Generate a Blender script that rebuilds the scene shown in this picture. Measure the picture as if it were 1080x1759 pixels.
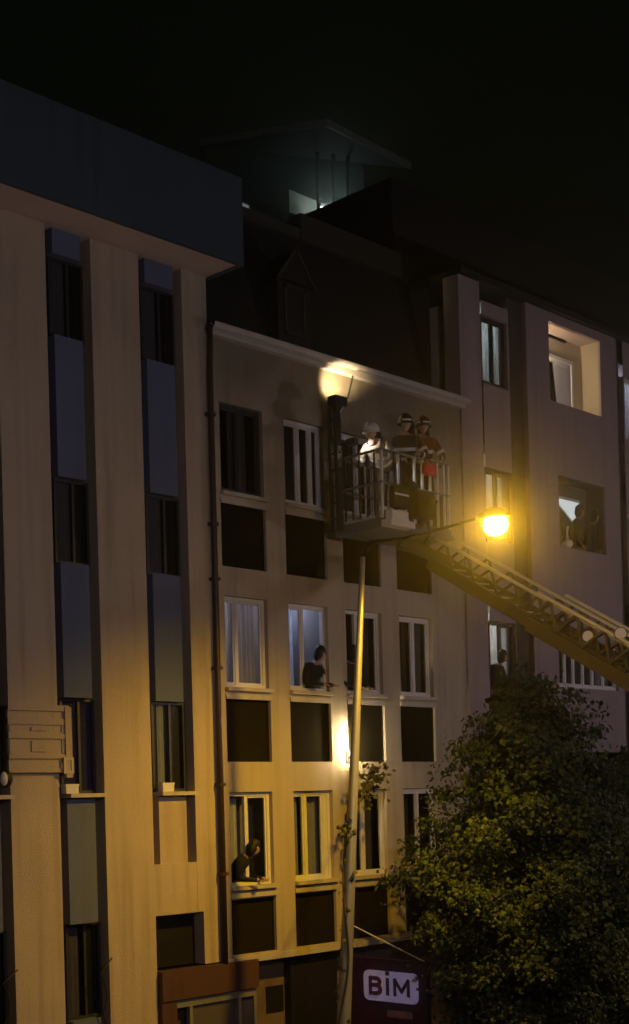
import bpy, bmesh, math, random
from mathutils import Vector, Matrix, Euler
random.seed(7)
S = bpy.context.scene
for o in list(bpy.data.objects): bpy.data.objects.remove(o)
COL = S.collection

# ------------------------------------------------------------------ camera
# world: X along the street facade, facade plane at Y = 0, street on the -Y side, Z up
FPX = 2400.0                       # focal length in photo pixels (photo 1080 x 1759)
PU, PV = 540.0, 1370.0             # principal point (the photo is a crop of a level shot)
ROLL = math.atan(.027)
TH = math.atan(2311/FPX)
CAM = Vector((-14.33, -15.18, 6.0))
FW = Vector((math.cos(TH), math.sin(TH), 0)); RT = Vector((math.sin(TH), -math.cos(TH), 0)); UP = Vector((0, 0, 1))
cd = bpy.data.cameras.new('camera'); cam = bpy.data.objects.new('camera', cd); COL.objects.link(cam); S.camera = cam
cd.sensor_fit = 'AUTO'; cd.sensor_width = 36.0; cd.lens = 36.0*FPX/1759.0
cd.shift_y = (PV-879.5)/1759.0; cd.shift_x = 0
cd.clip_end = 2000; cd.clip_start = .1
cr, sr = math.cos(ROLL), math.sin(ROLL)
cx = RT*cr - UP*sr; cy = RT*sr + UP*cr
M = Matrix((cx, cy, -FW)).transposed().to_4x4(); M.translation = CAM
cam.matrix_world = M

def ray(u, v):
    a = (u-PU)/FPX; b = -(v-PV)/FPX
    return FW + cx*a + cy*b
def fp(u, v, y=0.0):
    """point on the plane Y = y that the photo shows at pixel (u, v)"""
    d = ray(u, v); t = (y-CAM.y)/d.y
    return CAM + d*t
def xp(u, v, x):
    d = ray(u, v); t = (x-CAM.x)/d.x
    return CAM + d*t
def dp(u, v, D):
    return CAM + ray(u, v)*D

# ------------------------------------------------------------------ world, exposure
W = bpy.data.worlds.new('World'); S.world = W; W.use_nodes = True
nt = W.node_tree; nt.nodes.clear()
sky = nt.nodes.new('ShaderNodeTexSky'); sky.sky_type = 'NISHITA'; sky.sun_disc = False
sky.sun_elevation = math.radians(-4); sky.sun_rotation = math.radians(200)
bg = nt.nodes.new('ShaderNodeBackground'); bg.inputs['Strength'].default_value = .15
wo = nt.nodes.new('ShaderNodeOutputWorld')
tn = nt.nodes.new('ShaderNodeMix'); tn.data_type = 'RGBA'; tn.blend_type = 'MULTIPLY'; tn.inputs['Factor'].default_value = 1; tn.inputs['B'].default_value = (.72,1.0,.42,1)   # greenish town sky
nt.links.new(sky.outputs[0], tn.inputs['A']); nt.links.new(tn.outputs['Result'], bg.inputs['Color']); nt.links.new(bg.outputs[0], wo.inputs['Surface'])
S.view_settings.view_transform = 'Standard'; S.view_settings.look = 'None'
S.view_settings.exposure = 0; S.view_settings.gamma = 1; S.view_settings.use_curve_mapping = False
S.render.engine = 'CYCLES'
S.cycles.use_denoising = True
S.cycles.max_bounces = 6; S.cycles.diffuse_bounces = 3; S.cycles.glossy_bounces = 3; S.cycles.volume_bounces = 0
S.cycles.transparent_max_bounces = 12
S.cycles.sample_clamp_indirect = 3.0
S.cycles.caustics_reflective = False; S.cycles.caustics_refractive = False

# light values (lamps are built further down, with their fixtures)
SODIUM = (1.0, .545, .02)
P_MAIN = 2400      # lamp of the visible street lamp (W)
L_LENS = 98        # its glowing bowl
P_FILL = 960       # unseen fill lamps added across the street
P_CREW = 34        # lamp added on the basket mast to light the crew
P_FLOOD = 480       # floodlight on the rescue basket
HAZE = .015; HAZE_G = .965

# ------------------------------------------------------------------ materials
def mat(name, col, rough=.8, var=.12, scale=6.0, metal=0.0, bump=0.0, bscale=60.0, emit=None, estr=0.0, spec=.4, streak=0.0, stain=None):
    m = bpy.data.materials.new(name); m.use_nodes = True
    n = m.node_tree.nodes; l = m.node_tree.links
    b = n['Principled BSDF']
    b.inputs['Roughness'].default_value = rough; b.inputs['Metallic'].default_value = metal
    b.inputs['Specular IOR Level'].default_value = spec
    tc = n.new('ShaderNodeTexCoord')
    ns = n.new('ShaderNodeTexNoise'); ns.inputs['Scale'].default_value = scale; ns.inputs['Detail'].default_value = 6
    ns.inputs['Roughness'].default_value = .65
    l.new(tc.outputs['Object'], ns.inputs['Vector'])
    mx = n.new('ShaderNodeMix'); mx.data_type = 'RGBA'
    mx.inputs['A'].default_value = (*[c*(1-var) for c in col], 1); mx.inputs['B'].default_value = (*[min(1, c*(1+var)) for c in col], 1)
    l.new(ns.outputs['Fac'], mx.inputs['Factor'])
    out = mx.outputs['Result']
    if streak:
        mp = n.new('ShaderNodeMapping'); mp.inputs['Scale'].default_value = (7, 7, .35)
        l.new(tc.outputs['Object'], mp.inputs['Vector'])
        n2 = n.new('ShaderNodeTexNoise'); n2.inputs['Scale'].default_value = 1.0; n2.inputs['Detail'].default_value = 8
        l.new(mp.outputs[0], n2.inputs['Vector'])
        rp = n.new('ShaderNodeMapRange'); rp.inputs['From Min'].default_value = .48; rp.inputs['From Max'].default_value = .78
        rp.inputs['To Max'].default_value = streak
        l.new(n2.outputs['Fac'], rp.inputs['Value'])
        m2 = n.new('ShaderNodeMix'); m2.data_type = 'RGBA'
        st = stain or [c*.45 for c in col]
        m2.inputs['B'].default_value = (*st, 1)
        l.new(rp.outputs[0], m2.inputs['Factor']); l.new(out, m2.inputs['A']); out = m2.outputs['Result']
    l.new(out, b.inputs['Base Color'])
    if bump:
        n3 = n.new('ShaderNodeTexNoise'); n3.inputs['Scale'].default_value = bscale; n3.inputs['Detail'].default_value = 4
        l.new(tc.outputs['Object'], n3.inputs['Vector'])
        bp = n.new('ShaderNodeBump'); bp.inputs['Strength'].default_value = bump; bp.inputs['Distance'].default_value = .02
        l.new(n3.outputs['Fac'], bp.inputs['Height']); l.new(bp.outputs[0], b.inputs['Normal'])
    if emit:
        b.inputs['Emission Color'].default_value = (*emit, 1); b.inputs['Emission Strength'].default_value = estr
    return m
def glass(name, tint=(.9, .92, .95), refl=.35):
    m = bpy.data.materials.new(name); m.use_nodes = True
    n = m.node_tree.nodes; l = m.node_tree.links; n.clear()
    tr = n.new('ShaderNodeBsdfTransparent'); tr.inputs[0].default_value = (*tint, 1)
    gl = n.new('ShaderNodeBsdfGlossy'); gl.inputs['Roughness'].default_value = .04
    lw = n.new('ShaderNodeLayerWeight'); lw.inputs['Blend'].default_value = .5
    pw_ = n.new('ShaderNodeMath'); pw_.operation = 'POWER'; pw_.inputs[1].default_value = 4.0; l.new(lw.outputs['Facing'], pw_.inputs[0])
    fr = n.new('ShaderNodeMapRange'); fr.inputs['To Min'].default_value = .05; fr.inputs['To Max'].default_value = .9; l.new(pw_.outputs[0], fr.inputs['Value'])
    tc = n.new('ShaderNodeTexCoord'); ns = n.new('ShaderNodeTexNoise'); ns.inputs['Scale'].default_value = 3
    bp = n.new('ShaderNodeBump'); bp.inputs['Strength'].default_value = .06; bp.inputs['Distance'].default_value = .02
    l.new(tc.outputs['Object'], ns.inputs['Vector']); l.new(ns.outputs['Fac'], bp.inputs['Height']); l.new(bp.outputs[0], gl.inputs['Normal'])
    mx = n.new('ShaderNodeMixShader'); o = n.new('ShaderNodeOutputMaterial')
    l.new(fr.outputs[0], mx.inputs[0]); l.new(tr.outputs[0], mx.inputs[1]); l.new(gl.outputs[0], mx.inputs[2]); l.new(mx.outputs[0], o.inputs['Surface'])
    return m
def cloth(name, col, trans=.5, emit=None, estr=0):
    m = bpy.data.materials.new(name); m.use_nodes = True
    n = m.node_tree.nodes; l = m.node_tree.links; n.clear()
    tc = n.new('ShaderNodeTexCoord'); wv = n.new('ShaderNodeTexNoise'); wv.inputs['Scale'].default_value = 9; wv.inputs['Detail'].default_value = 5
    l.new(tc.outputs['Object'], wv.inputs['Vector'])
    mc = n.new('ShaderNodeMix'); mc.data_type = 'RGBA'
    mc.inputs['A'].default_value = (*[c*.8 for c in col], 1); mc.inputs['B'].default_value = (*[min(1, c*1.15) for c in col], 1)
    l.new(wv.outputs['Fac'], mc.inputs['Factor'])
    d = n.new('ShaderNodeBsdfDiffuse'); t = n.new('ShaderNodeBsdfTranslucent'); mx = n.new('ShaderNodeMixShader'); mx.inputs[0].default_value = trans
    o = n.new('ShaderNodeOutputMaterial')
    l.new(mc.outputs['Result'], d.inputs[0]); l.new(mc.outputs['Result'], t.inputs[0])
    l.new(d.outputs[0], mx.inputs[1]); l.new(t.outputs[0], mx.inputs[2]); l.new(mx.outputs[0], o.inputs['Surface'])
    return m
def emitter(name, col, s):
    m = bpy.data.materials.new(name); m.use_nodes = True
    n = m.node_tree.nodes; l = m.node_tree.links; n.clear()
    e = n.new('ShaderNodeEmission'); e.inputs[0].default_value = (*col, 1); e.inputs[1].default_value = s
    o = n.new('ShaderNodeOutputMaterial'); l.new(e.outputs[0], o.inputs['Surface'])
    return m
def leafmat(name, col, var=.5, trans=.3):
    m = bpy.data.materials.new(name); m.use_nodes = True
    n = m.node_tree.nodes; l = m.node_tree.links; n.clear()
    gi = n.new('ShaderNodeNewGeometry')
    mc = n.new('ShaderNodeMix'); mc.data_type = 'RGBA'
    mc.inputs['A'].default_value = (*[c*(1-var) for c in col], 1); mc.inputs['B'].default_value = (col[0]*(1+1.3*var), col[1]*(1+var), col[2]*(1+var*.6), 1)
    l.new(gi.outputs['Random Per Island'], mc.inputs['Factor'])
    p = n.new('ShaderNodeBsdfPrincipled'); p.inputs['Roughness'].default_value = .55; p.inputs['Specular IOR Level'].default_value = .35
    t = n.new('ShaderNodeBsdfTranslucent'); mx = n.new('ShaderNodeMixShader'); mx.inputs[0].default_value = trans
    o = n.new('ShaderNodeOutputMaterial')
    l.new(mc.outputs['Result'], p.inputs['Base Color']); l.new(mc.outputs['Result'], t.inputs[0])
    l.new(p.outputs[0], mx.inputs[1]); l.new(t.outputs[0], mx.inputs[2]); l.new(mx.outputs[0], o.inputs['Surface'])
    return m

def darken_top(m, z0, z1, amt):
    """wall colour gets darker towards the top, its edge broken up by noise"""
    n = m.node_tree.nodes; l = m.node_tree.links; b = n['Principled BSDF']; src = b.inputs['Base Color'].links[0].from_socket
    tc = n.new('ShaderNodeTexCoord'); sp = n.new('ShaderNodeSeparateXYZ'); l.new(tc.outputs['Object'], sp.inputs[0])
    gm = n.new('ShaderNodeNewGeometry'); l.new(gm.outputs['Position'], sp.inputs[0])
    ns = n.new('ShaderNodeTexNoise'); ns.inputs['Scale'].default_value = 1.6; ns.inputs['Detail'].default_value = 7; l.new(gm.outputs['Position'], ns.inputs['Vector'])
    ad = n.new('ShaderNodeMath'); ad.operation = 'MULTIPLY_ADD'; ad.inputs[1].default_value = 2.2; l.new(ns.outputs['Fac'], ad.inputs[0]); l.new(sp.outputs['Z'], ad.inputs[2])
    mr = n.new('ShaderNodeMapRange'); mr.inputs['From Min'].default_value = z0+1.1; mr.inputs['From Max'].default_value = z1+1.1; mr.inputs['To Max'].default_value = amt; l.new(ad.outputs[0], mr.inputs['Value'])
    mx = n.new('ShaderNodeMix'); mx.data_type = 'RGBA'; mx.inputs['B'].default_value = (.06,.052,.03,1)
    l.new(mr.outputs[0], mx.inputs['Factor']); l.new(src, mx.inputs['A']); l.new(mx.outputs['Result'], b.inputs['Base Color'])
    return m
MT = dict(
    cream=darken_top(mat('cream_plaster', (.47, .40, .31), .9, .10, 1.7, bump=.25, bscale=45, streak=.55, spec=.1), 10.9, 12.6, .62),
    pilaster=mat('sand_plaster', (.47, .39, .30), .9, .17, 1.3, bump=.45, bscale=50, streak=.6, spec=.2),
    greypanel=mat('grey_plaster', (.125, .15, .24), .9, .12, 2.0, bump=.25, bscale=50, streak=.4, spec=.2),
    groove=mat('groove_paint', (.075, .07, .085), .9, .2, 3, spec=.1),
    mauve=mat('mauve_plaster', (.38, .30, .31), .9, .10, 1.4, bump=.25, bscale=45, streak=.5, spec=.2),
    strip=mat('dark_strip_paint', (.07, .065, .06), .85, .2, 2, spec=.2),
    panel=mat('dark_brown_cladding', (.017, .014, .008), .95, .25, 3, spec=.02),
    trim=mat('white_trim', (.48, .45, .41), .6, .08, 3, streak=.4),
    upvc=mat('white_window_frame', (.72, .70, .68), .4, .05, 3),
    sill=mat('pale_stone', (.50, .45, .38), .7, .12, 8, streak=.4),
    fascia=mat('slate_fascia', (.06, .085, .11), .6, .12, 1.2, streak=.5),
    soffit=mat('soffit_paint', (.60, .47, .40), .8, .1, 2),
    roof=mat('dark_roof', (.016, .017, .014), .8, .25, 2, bump=.4, bscale=20),
    roofwall=mat('sooty_plaster', (.045, .048, .036), .9, .25, 1.0, streak=.5),
    pipe=mat('brown_pipe', (.05, .03, .022), .45, .2, 4),
    room=mat('room_plaster', (.45, .42, .40), .9, .1, 2),
    roomdark=mat('shaded_room_plaster', (.12, .10, .09), .9, .1, 2),  # darker copy of room plaster, dimness of unlit rooms put into the colour
    redbrown=mat('red_brown_paint', (.085, .042, .036), .6, .2, 2, streak=.5),
    brownwall=mat('brown_stucco', (.17, .12, .085), .85, .15, 2, bump=.3, streak=.5),
    black=mat('black_paint', (.012, .011, .011), .5, .2, 4),
    metal=mat('galvanised_steel', (.42, .42, .40), .45, .12, 9, metal=.6, streak=.5),
    dmetal=mat('dark_steel', (.06, .06, .06), .4, .2, 9, metal=.4),
    signred=mat('sign_red', (.032, .007, .007), .4, .1, 4),
    signwhite=mat('sign_lilac_white', (.28, .25, .36), .4, .10, 3, emit=(.55, .46, .85), estr=.17),
    signtext=mat('sign_letter_red', (.06, .010, .014), .5, .05, 4),
    asphalt=mat('asphalt', (.05, .05, .05), .85, .25, 12, bump=.4, bscale=150),
    paving=mat('paving', (.24, .22, .20), .85, .15, 5, bump=.3),
    paint=mat('road_paint', (.7, .7, .68), .6, .15, 9),
    bark=mat('bark', (.07, .05, .035), .95, .3, 12, bump=.8, bscale=30),
    leaf=leafmat('tree_leaf', (.062, .096, .052), .6),
    vine=leafmat('vine_leaf', (.075, .085, .035), .5, .35),
    boom=mat('ladder_paint', (.13, .11, .05), .5, .15, 3, streak=.4),
    rail=mat('bright_rail', (.68, .67, .65), .35, .08, 6),
    basket=mat('basket_grey', (.16, .17, .19), .5, .15, 4, streak=.4),
    coat=mat('turnout_navy', (.022, .022, .026), .85, .25, 8),
    coattan=mat('turnout_tan', (.27, .22, .15), .85, .2, 8),
    coatred=mat('red_jacket', (.16, .03, .028), .8, .2, 8),
    reflect=mat('reflective_tape', (.75, .74, .68), .3, .05, 12),
    skin=mat('skin', (.42, .27, .20), .6, .06, 20),
    hair=mat('dark_hair', (.008, .007, .006), .6, .2, 30),
    shirt=mat('dark_shirt', (.012, .012, .014), .85, .2, 10),
    shirtw=mat('pale_shirt', (.5, .47, .47), .85, .1, 10),
    trouser=mat('dark_trousers', (.03, .032, .045), .85, .2, 10),
    helmw=mat('white_helmet', (.75, .73, .68), .25, .04, 8),
    helmd=mat('dark_helmet', (.025, .025, .028), .3, .1, 8),
    bagred=mat('bright_red_cloth', (.72, .035, .06), .6, .1, 8),
    tank=mat('cylinder_paint', (.10, .10, .09), .35, .1, 8),
    curt=cloth('grey_curtain', (.58, .55, .56), .45),
    curtdark=cloth('dark_curtain', (.16, .14, .15), .3),
    curtblue=cloth('blue_curtain', (.06, .055, .16), .3),
    net=cloth('white_net', (.72, .74, .76), .6),
    glass=glass('window_glass'),
    box=mat('white_plastic', (.72, .70, .62), .5, .06, 10),
    cable=mat('black_cable', (.02, .02, .02), .5, .1, 20),
    teal=mat('teal_canvas', (.035, .085, .085), .8, .15, 3),
    yellowish=mat('cream_wall', (.60, .50, .34), .85, .06, 3),
    pinkceil=mat('pink_ceiling', (.55, .42, .36), .85, .06, 3),
    vase=mat('white_ceramic', (.82, .78, .68), .3, .04, 8),
)

# ------------------------------------------------------------------ mesh helper
class MB:
    def __init__(s): s.v = []; s.f = []; s.m = []
    def quad(s, pts, mi=0):
        i = len(s.v); s.v += [tuple(p) for p in pts]; s.f.append(tuple(range(i, i+len(pts)))); s.m.append(mi); return s
    def box(s, x0, x1, y0, y1, z0, z1, mi=0, skip=''):
        i = len(s.v)
        s.v += [(x0,y0,z0),(x1,y0,z0),(x1,y1,z0),(x0,y1,z0),(x0,y0,z1),(x1,y0,z1),(x1,y1,z1),(x0,y1,z1)]
        for k, q in (('b',(3,2,1,0)),('t',(4,5,6,7)),('f',(0,1,5,4)),('r',(1,2,6,5)),('k',(2,3,7,6)),('l',(3,0,4,7))):
            if k in skip: continue
            s.f.append(tuple(i+j for j in q)); s.m.append(mi)
        return s
    def bar(s, a, b, r, n=8, r2=None, mi=0, caps=True):
        a = Vector(a); b = Vector(b); r2 = r if r2 is None else r2
        d = (b-a).normalized(); t = Vector((0,0,1)) if abs(d.z) < .9 else Vector((1,0,0))
        e1 = d.cross(t).normalized(); e2 = d.cross(e1)
        i = len(s.v)
        for p, rr in ((a, r), (b, r2)):
            for k in range(n):
                w = 2*math.pi*(k+.5)/n; s.v.append(tuple(p+e1*(rr*math.cos(w))+e2*(rr*math.sin(w))))
        for k in range(n):
            k2 = (k+1) % n; s.f.append((i+k2, i+k, i+n+k, i+n+k2)); s.m.append(mi)
        if caps:
            s.f.append(tuple(i+k for k in range(n))); s.m.append(mi)
            s.f.append(tuple(i+n+k for k in reversed(range(n)))); s.m.append(mi)
        return s
    def beam(s, a, b, w, h, mi=0):
        """rectangular beam from a to b, w wide (horizontal), h high"""
        a = Vector(a); b = Vector(b); d = (b-a).normalized()
        e1 = d.cross(Vector((0,0,1)))
        e1 = e1.normalized() if e1.length > 1e-4 else Vector((1,0,0))
        e2 = e1.cross(d).normalized(); i = len(s.v)
        for p in (a, b):
            for x, y in ((-1,-1),(1,-1),(1,1),(-1,1)): s.v.append(tuple(p+e1*(x*w/2)+e2*(y*h/2)))
        for q in ((0,1,2,3),(7,6,5,4),(0,4,5,1),(1,5,6,2),(2,6,7,3),(3,7,4,0)): s.f.append(tuple(i+j for j in q)); s.m.append(mi)
        return s
    def tube(s, pts, r, n=6, mi=0):
        rr = r if isinstance(r, (list, tuple)) else [r]*len(pts)
        pts = [Vector(p) for p in pts]; i0 = len(s.v); e1 = None
        for j, p in enumerate(pts):
            d = (pts[min(j+1, len(pts)-1)]-pts[max(j-1, 0)]).normalized()
            if e1 is None:
                t = Vector((0,0,1)) if abs(d.z) < .9 else Vector((1,0,0)); e1 = d.cross(t).normalized()
            else:
                e1 = (e1-d*e1.dot(d)).normalized()
            e2 = d.cross(e1)
            for k in range(n):
                w = 2*math.pi*k/n; s.v.append(tuple(p+e1*(rr[j]*math.cos(w))+e2*(rr[j]*math.sin(w))))
        for j in range(len(pts)-1):
            for k in range(n):
                a = i0+j*n+k; b = i0+j*n+(k+1) % n; s.f.append((a, b, b+n, a+n)); s.m.append(mi)
        s.f.append(tuple(i0+k for k in reversed(range(n)))); s.m.append(mi)
        e = i0+(len(pts)-1)*n; s.f.append(tuple(e+k for k in range(n))); s.m.append(mi)
        return s
    def ball(s, c, r, nu=12, nv=8, mi=0, z0=-1.0):
        """ellipsoid (r may be a triple); z0 > -1 cuts it at that height"""
        r = (r, r, r) if not isinstance(r, (tuple, list)) else r; i = len(s.v); c = Vector(c)
        lo = math.asin(z0)
        for j in range(nv+1):
            ph = lo+(math.pi/2-lo)*j/nv
            for k in range(nu):
                w = 2*math.pi*k/nu; s.v.append((c.x+r[0]*math.cos(ph)*math.cos(w), c.y+r[1]*math.cos(ph)*math.sin(w), c.z+r[2]*math.sin(ph)))
        for j in range(nv):
            for k in range(nu):
                a = i+j*nu+k; b = i+j*nu+(k+1) % nu; s.f.append((a, b, b+nu, a+nu)); s.m.append(mi)
        return s
    def lathe(s, c, prof, n=16, mi=0):
        c = Vector(c); i = len(s.v)
        for r, z in prof:
            for k in range(n):
                w = 2*math.pi*k/n; s.v.append((c.x+r*math.cos(w), c.y+r*math.sin(w), c.z+z))
        for j in range(len(prof)-1):
            for k in range(n):
                a = i+j*n+k; b = i+j*n+(k+1) % n; s.f.append((a, b, b+n, a+n)); s.m.append(mi)
        s.f.append(tuple(i+k for k in reversed(range(n)))); s.m.append(mi)
        e = i+(len(prof)-1)*n; s.f.append(tuple(e+k for k in range(n))); s.m.append(mi)
        return s
    def xform(s, mtx, start=0):
        for k in range(start, len(s.v)): s.v[k] = tuple(mtx @ Vector(s.v[k]))
        return s
    def mesh(s, name, mats):
        me = bpy.data.meshes.new(name); me.from_pydata(s.v, [], s.f)
        for m in (mats if isinstance(mats, (list, tuple)) else [mats]): me.materials.append(m)
        if any(s.m): me.polygons.foreach_set('material_index', s.m)
        me.update(); return me
    def build(s, name, mats, parent=None, smooth=False):
        me = s.mesh(name, mats)
        if smooth: me.polygons.foreach_set('use_smooth', [True]*len(me.polygons))
        o = bpy.data.objects.new(name, me); COL.objects.link(o)
        if parent is not None: attach(o, parent)
        return o
def wpos(o):
    p = Vector(o.location); q = o.parent
    while q is not None: p = p+Vector(q.location); q = q.parent
    return p
def attach(o, parent):
    """meshes are written in world coordinates; parents are never rotated, so the child just cancels the parent's place"""
    o.parent = parent; o.location = Vector(o.location)-wpos(parent)
def tag(o, label=None, cat=None, group=None, kind=None):
    if label: o['label'] = label
    if cat: o['category'] = cat
    if group: o['group'] = group
    if kind: o['kind'] = kind
    return o
def thing(name, label, cat, loc=(0,0,0), group=None):
    o = bpy.data.objects.new(name, None); COL.objects.link(o); o.location = loc; o.empty_display_size = .2
    return tag(o, label, cat, group)

# ------------------------------------------------------------------ ground
g = MB().quad([(-150,-150,-.15),(150,-150,-.15),(150,150,-.15),(-150,150,-.15)]).build('ground', MT['asphalt']); tag(g, kind='structure')
g = MB().box(-120,120,-11.6,-3.9,-.14,-.02).build('road', MT['asphalt']); tag(g, kind='structure')
mk = MB()
for i in range(-12, 13): mk.box(i*6.0, i*6.0+2.5, -7.8, -7.66, -.019, -.015)
mk.build('lane_markings', MT['paint'], g)
for y0, y1 in ((-3.9, .6), (-20, -11.6)):
    g = MB().box(-120,120,y0,y1,-.14,.10).build('pavement', MT['paving']); tag(g, kind='structure')

# ------------------------------------------------------------------ facade pieces
def facade(s0, s1, z0, z1, holes, y, depth, mi=0, rmi=None):
    """wall front with openings and their reveals, plus side, top and bottom returns"""
    b = MB(); rmi = mi if rmi is None else rmi
    xs = sorted({s0, s1, *[h[0] for h in holes], *[h[1] for h in holes]}); zs = sorted({z0, z1, *[h[2] for h in holes], *[h[3] for h in holes]})
    for i in range(len(xs)-1):
        for j in range(len(zs)-1):
            mx, mz = (xs[i]+xs[i+1])/2, (zs[j]+zs[j+1])/2
            if any(h[0] < mx < h[1] and h[2] < mz < h[3] for h in holes): continue
            b.quad([(xs[i],y,zs[j]),(xs[i+1],y,zs[j]),(xs[i+1],y,zs[j+1]),(xs[i],y,zs[j+1])], mi)
    for h in holes:
        a, c, d, e = h[:4]; dd = y+(h[4] if len(h) > 4 else depth)
        b.quad([(a,y,d),(a,dd,d),(a,dd,e),(a,y,e)][::-1], rmi); b.quad([(c,y,d),(c,dd,d),(c,dd,e),(c,y,e)], rmi)
        b.quad([(a,y,e),(a,dd,e),(c,dd,e),(c,y,e)][::-1], rmi); b.quad([(a,y,d),(a,dd,d),(c,dd,d),(c,y,d)], rmi)
    return b
def curtain(x0, x1, y, z0, z1, waves=7, amp=.03, slant=0.0, ph=0.0):
    """gathered hanging cloth, two sided sheet with real folds; slant pulls the lower edge aside"""
    b = MB(); n = max(8, waves*6); rows = 6
    for j in range(rows+1):
        t = j/rows
        for i in range(n+1):
            u = i/n; w = math.sin(u*waves*2*math.pi+ph)*amp*(1-.35*t)+math.sin(u*waves*4.3+ph*2)*amp*.4
            x = x0+(x1-x0)*u; x += slant*(1-t)*(1-.5*u)
            b.v.append((x, y+w, z0+(z1-z0)*t))
    for j in range(rows):
        for i in range(n):
            a = j*(n+1)+i; b.f.append((a, a+1, a+n+2, a+n+1)); b.m.append(0)
    return b
def room(b, x0, x1, y0, y1, z0, z1):
    b.box(x0, x1, y0, y1, z0, z1, 0, skip='f'); return b
def window(bld, x0, x1, z0, z1, y, fr=.055, split=(.5,), frame='upvc', sill=True, curtains=(), roomd=1.5, roommat='room', light=None, sillw=.05, openleaf=False, label=None, transom=None):
    """window part: outer frame mesh > mullion sash, panes, curtains, room behind, sill; y is the front of the frame"""
    f = MB(); d = .07
    f.box(x0,x1,y,y+d,z0,z0+fr).box(x0,x1,y,y+d,z1-fr,z1).box(x0,x0+fr,y,y+d,z0+fr,z1-fr).box(x1-fr,x1,y,y+d,z0+fr,z1-fr)
    w = f.build('window', MT[frame], bld)
    if label: w['label'] = label
    m = MB(); xs = [x0+fr]+[x0+(x1-x0)*t for t in split]+[x1-fr]
    for q in xs[1:-1]: m.box(q-fr*.45, q+fr*.45, y+.006, y+d-.01, z0+fr, z1-fr)
    if m.v: m.build('mullion', MT[frame], w)
    for i in range(len(xs)-1):
        a = xs[i]+(fr*.45 if i else 0); c = xs[i+1]-(fr*.45 if i < len(xs)-2 else 0)
        if openleaf == i+1:
            continue
        s_ = MB(); q = .03
        s_.box(a,c,y+.02,y+.05,z0+fr,z0+fr+q).box(a,c,y+.02,y+.05,z1-fr-q,z1-fr).box(a,a+q,y+.02,y+.05,z0+fr+q,z1-fr-q).box(c-q,c,y+.02,y+.05,z0+fr+q,z1-fr-q)
        s_.build('sash', MT[frame], w)
        MB().box(a+q,c-q,y+.03,y+.036,z0+fr+q,z1-fr-q).build('pane', MT['glass'], w)
    if sill:
        MB().box(x0-.03,x1+.03,y-.10-sillw,y+.02,z0-.055,z0-.001).build('sill', MT['sill'], w)
    r = MB(); e = .25
    room(r, x0-e, x1+e, y+d+.02, y+roomd, z0-.6, z1+.3)
    r.quad([(x0-e,y+d+.02,z0-.6),(x1+e,y+d+.02,z0-.6),(x1+e,y+d+.02,z0+.001),(x0-e,y+d+.02,z0+.001)])
    r.build('room', MT[roommat], w)
    for (c0, c1, mt, waves, sl) in curtains:
        curtain(x0+(x1-x0)*c0, x0+(x1-x0)*c1, y+d+.10+random.random()*.03, z0-.02, z1+.05, waves, .022, sl, random.random()*6).build('curtain', MT[mt], w)
    if light:
        col, st = light[0], light[1]
        lx, ly, lz = (x0+x1)/2+(light[2] if len(light) > 2 else 0), y+roomd*.55, z1+.2
        MB().ball((lx,ly,lz), (.14,.14,.05), 12, 6).build('ceiling_lamp', emitter('room_lamp_glow', col, st), w, True)
    return w

# ------------------------------------------------------------------ left building
LB = thing('apartment_building', 'sand coloured building with flat pilasters, grey panels and deep dark eave', 'building', (-5,2,0))
PIL = [(-8.68,-7.90),(-7.17,-6.40),(-5.66,-4.90),(-4.16,-3.40),(-2.66,-1.83),(-1.04,-.57)]
MB().box(-10.2,-.57,.30,9,0,14.4).build('wall', MT['groove'], LB)
for i, (a, c) in enumerate(PIL):
    z0 = 0.0 if i < 4 else (0.0 if i == 4 else 4.40)
    MB().box(a,c,0,.30,z0,13.66).build('pilaster', MT['pilaster'], LB)
MB().box(-10.2,-8.74,.02,.30,0,13.66).build('pilaster', MT['pilaster'], LB)
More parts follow.
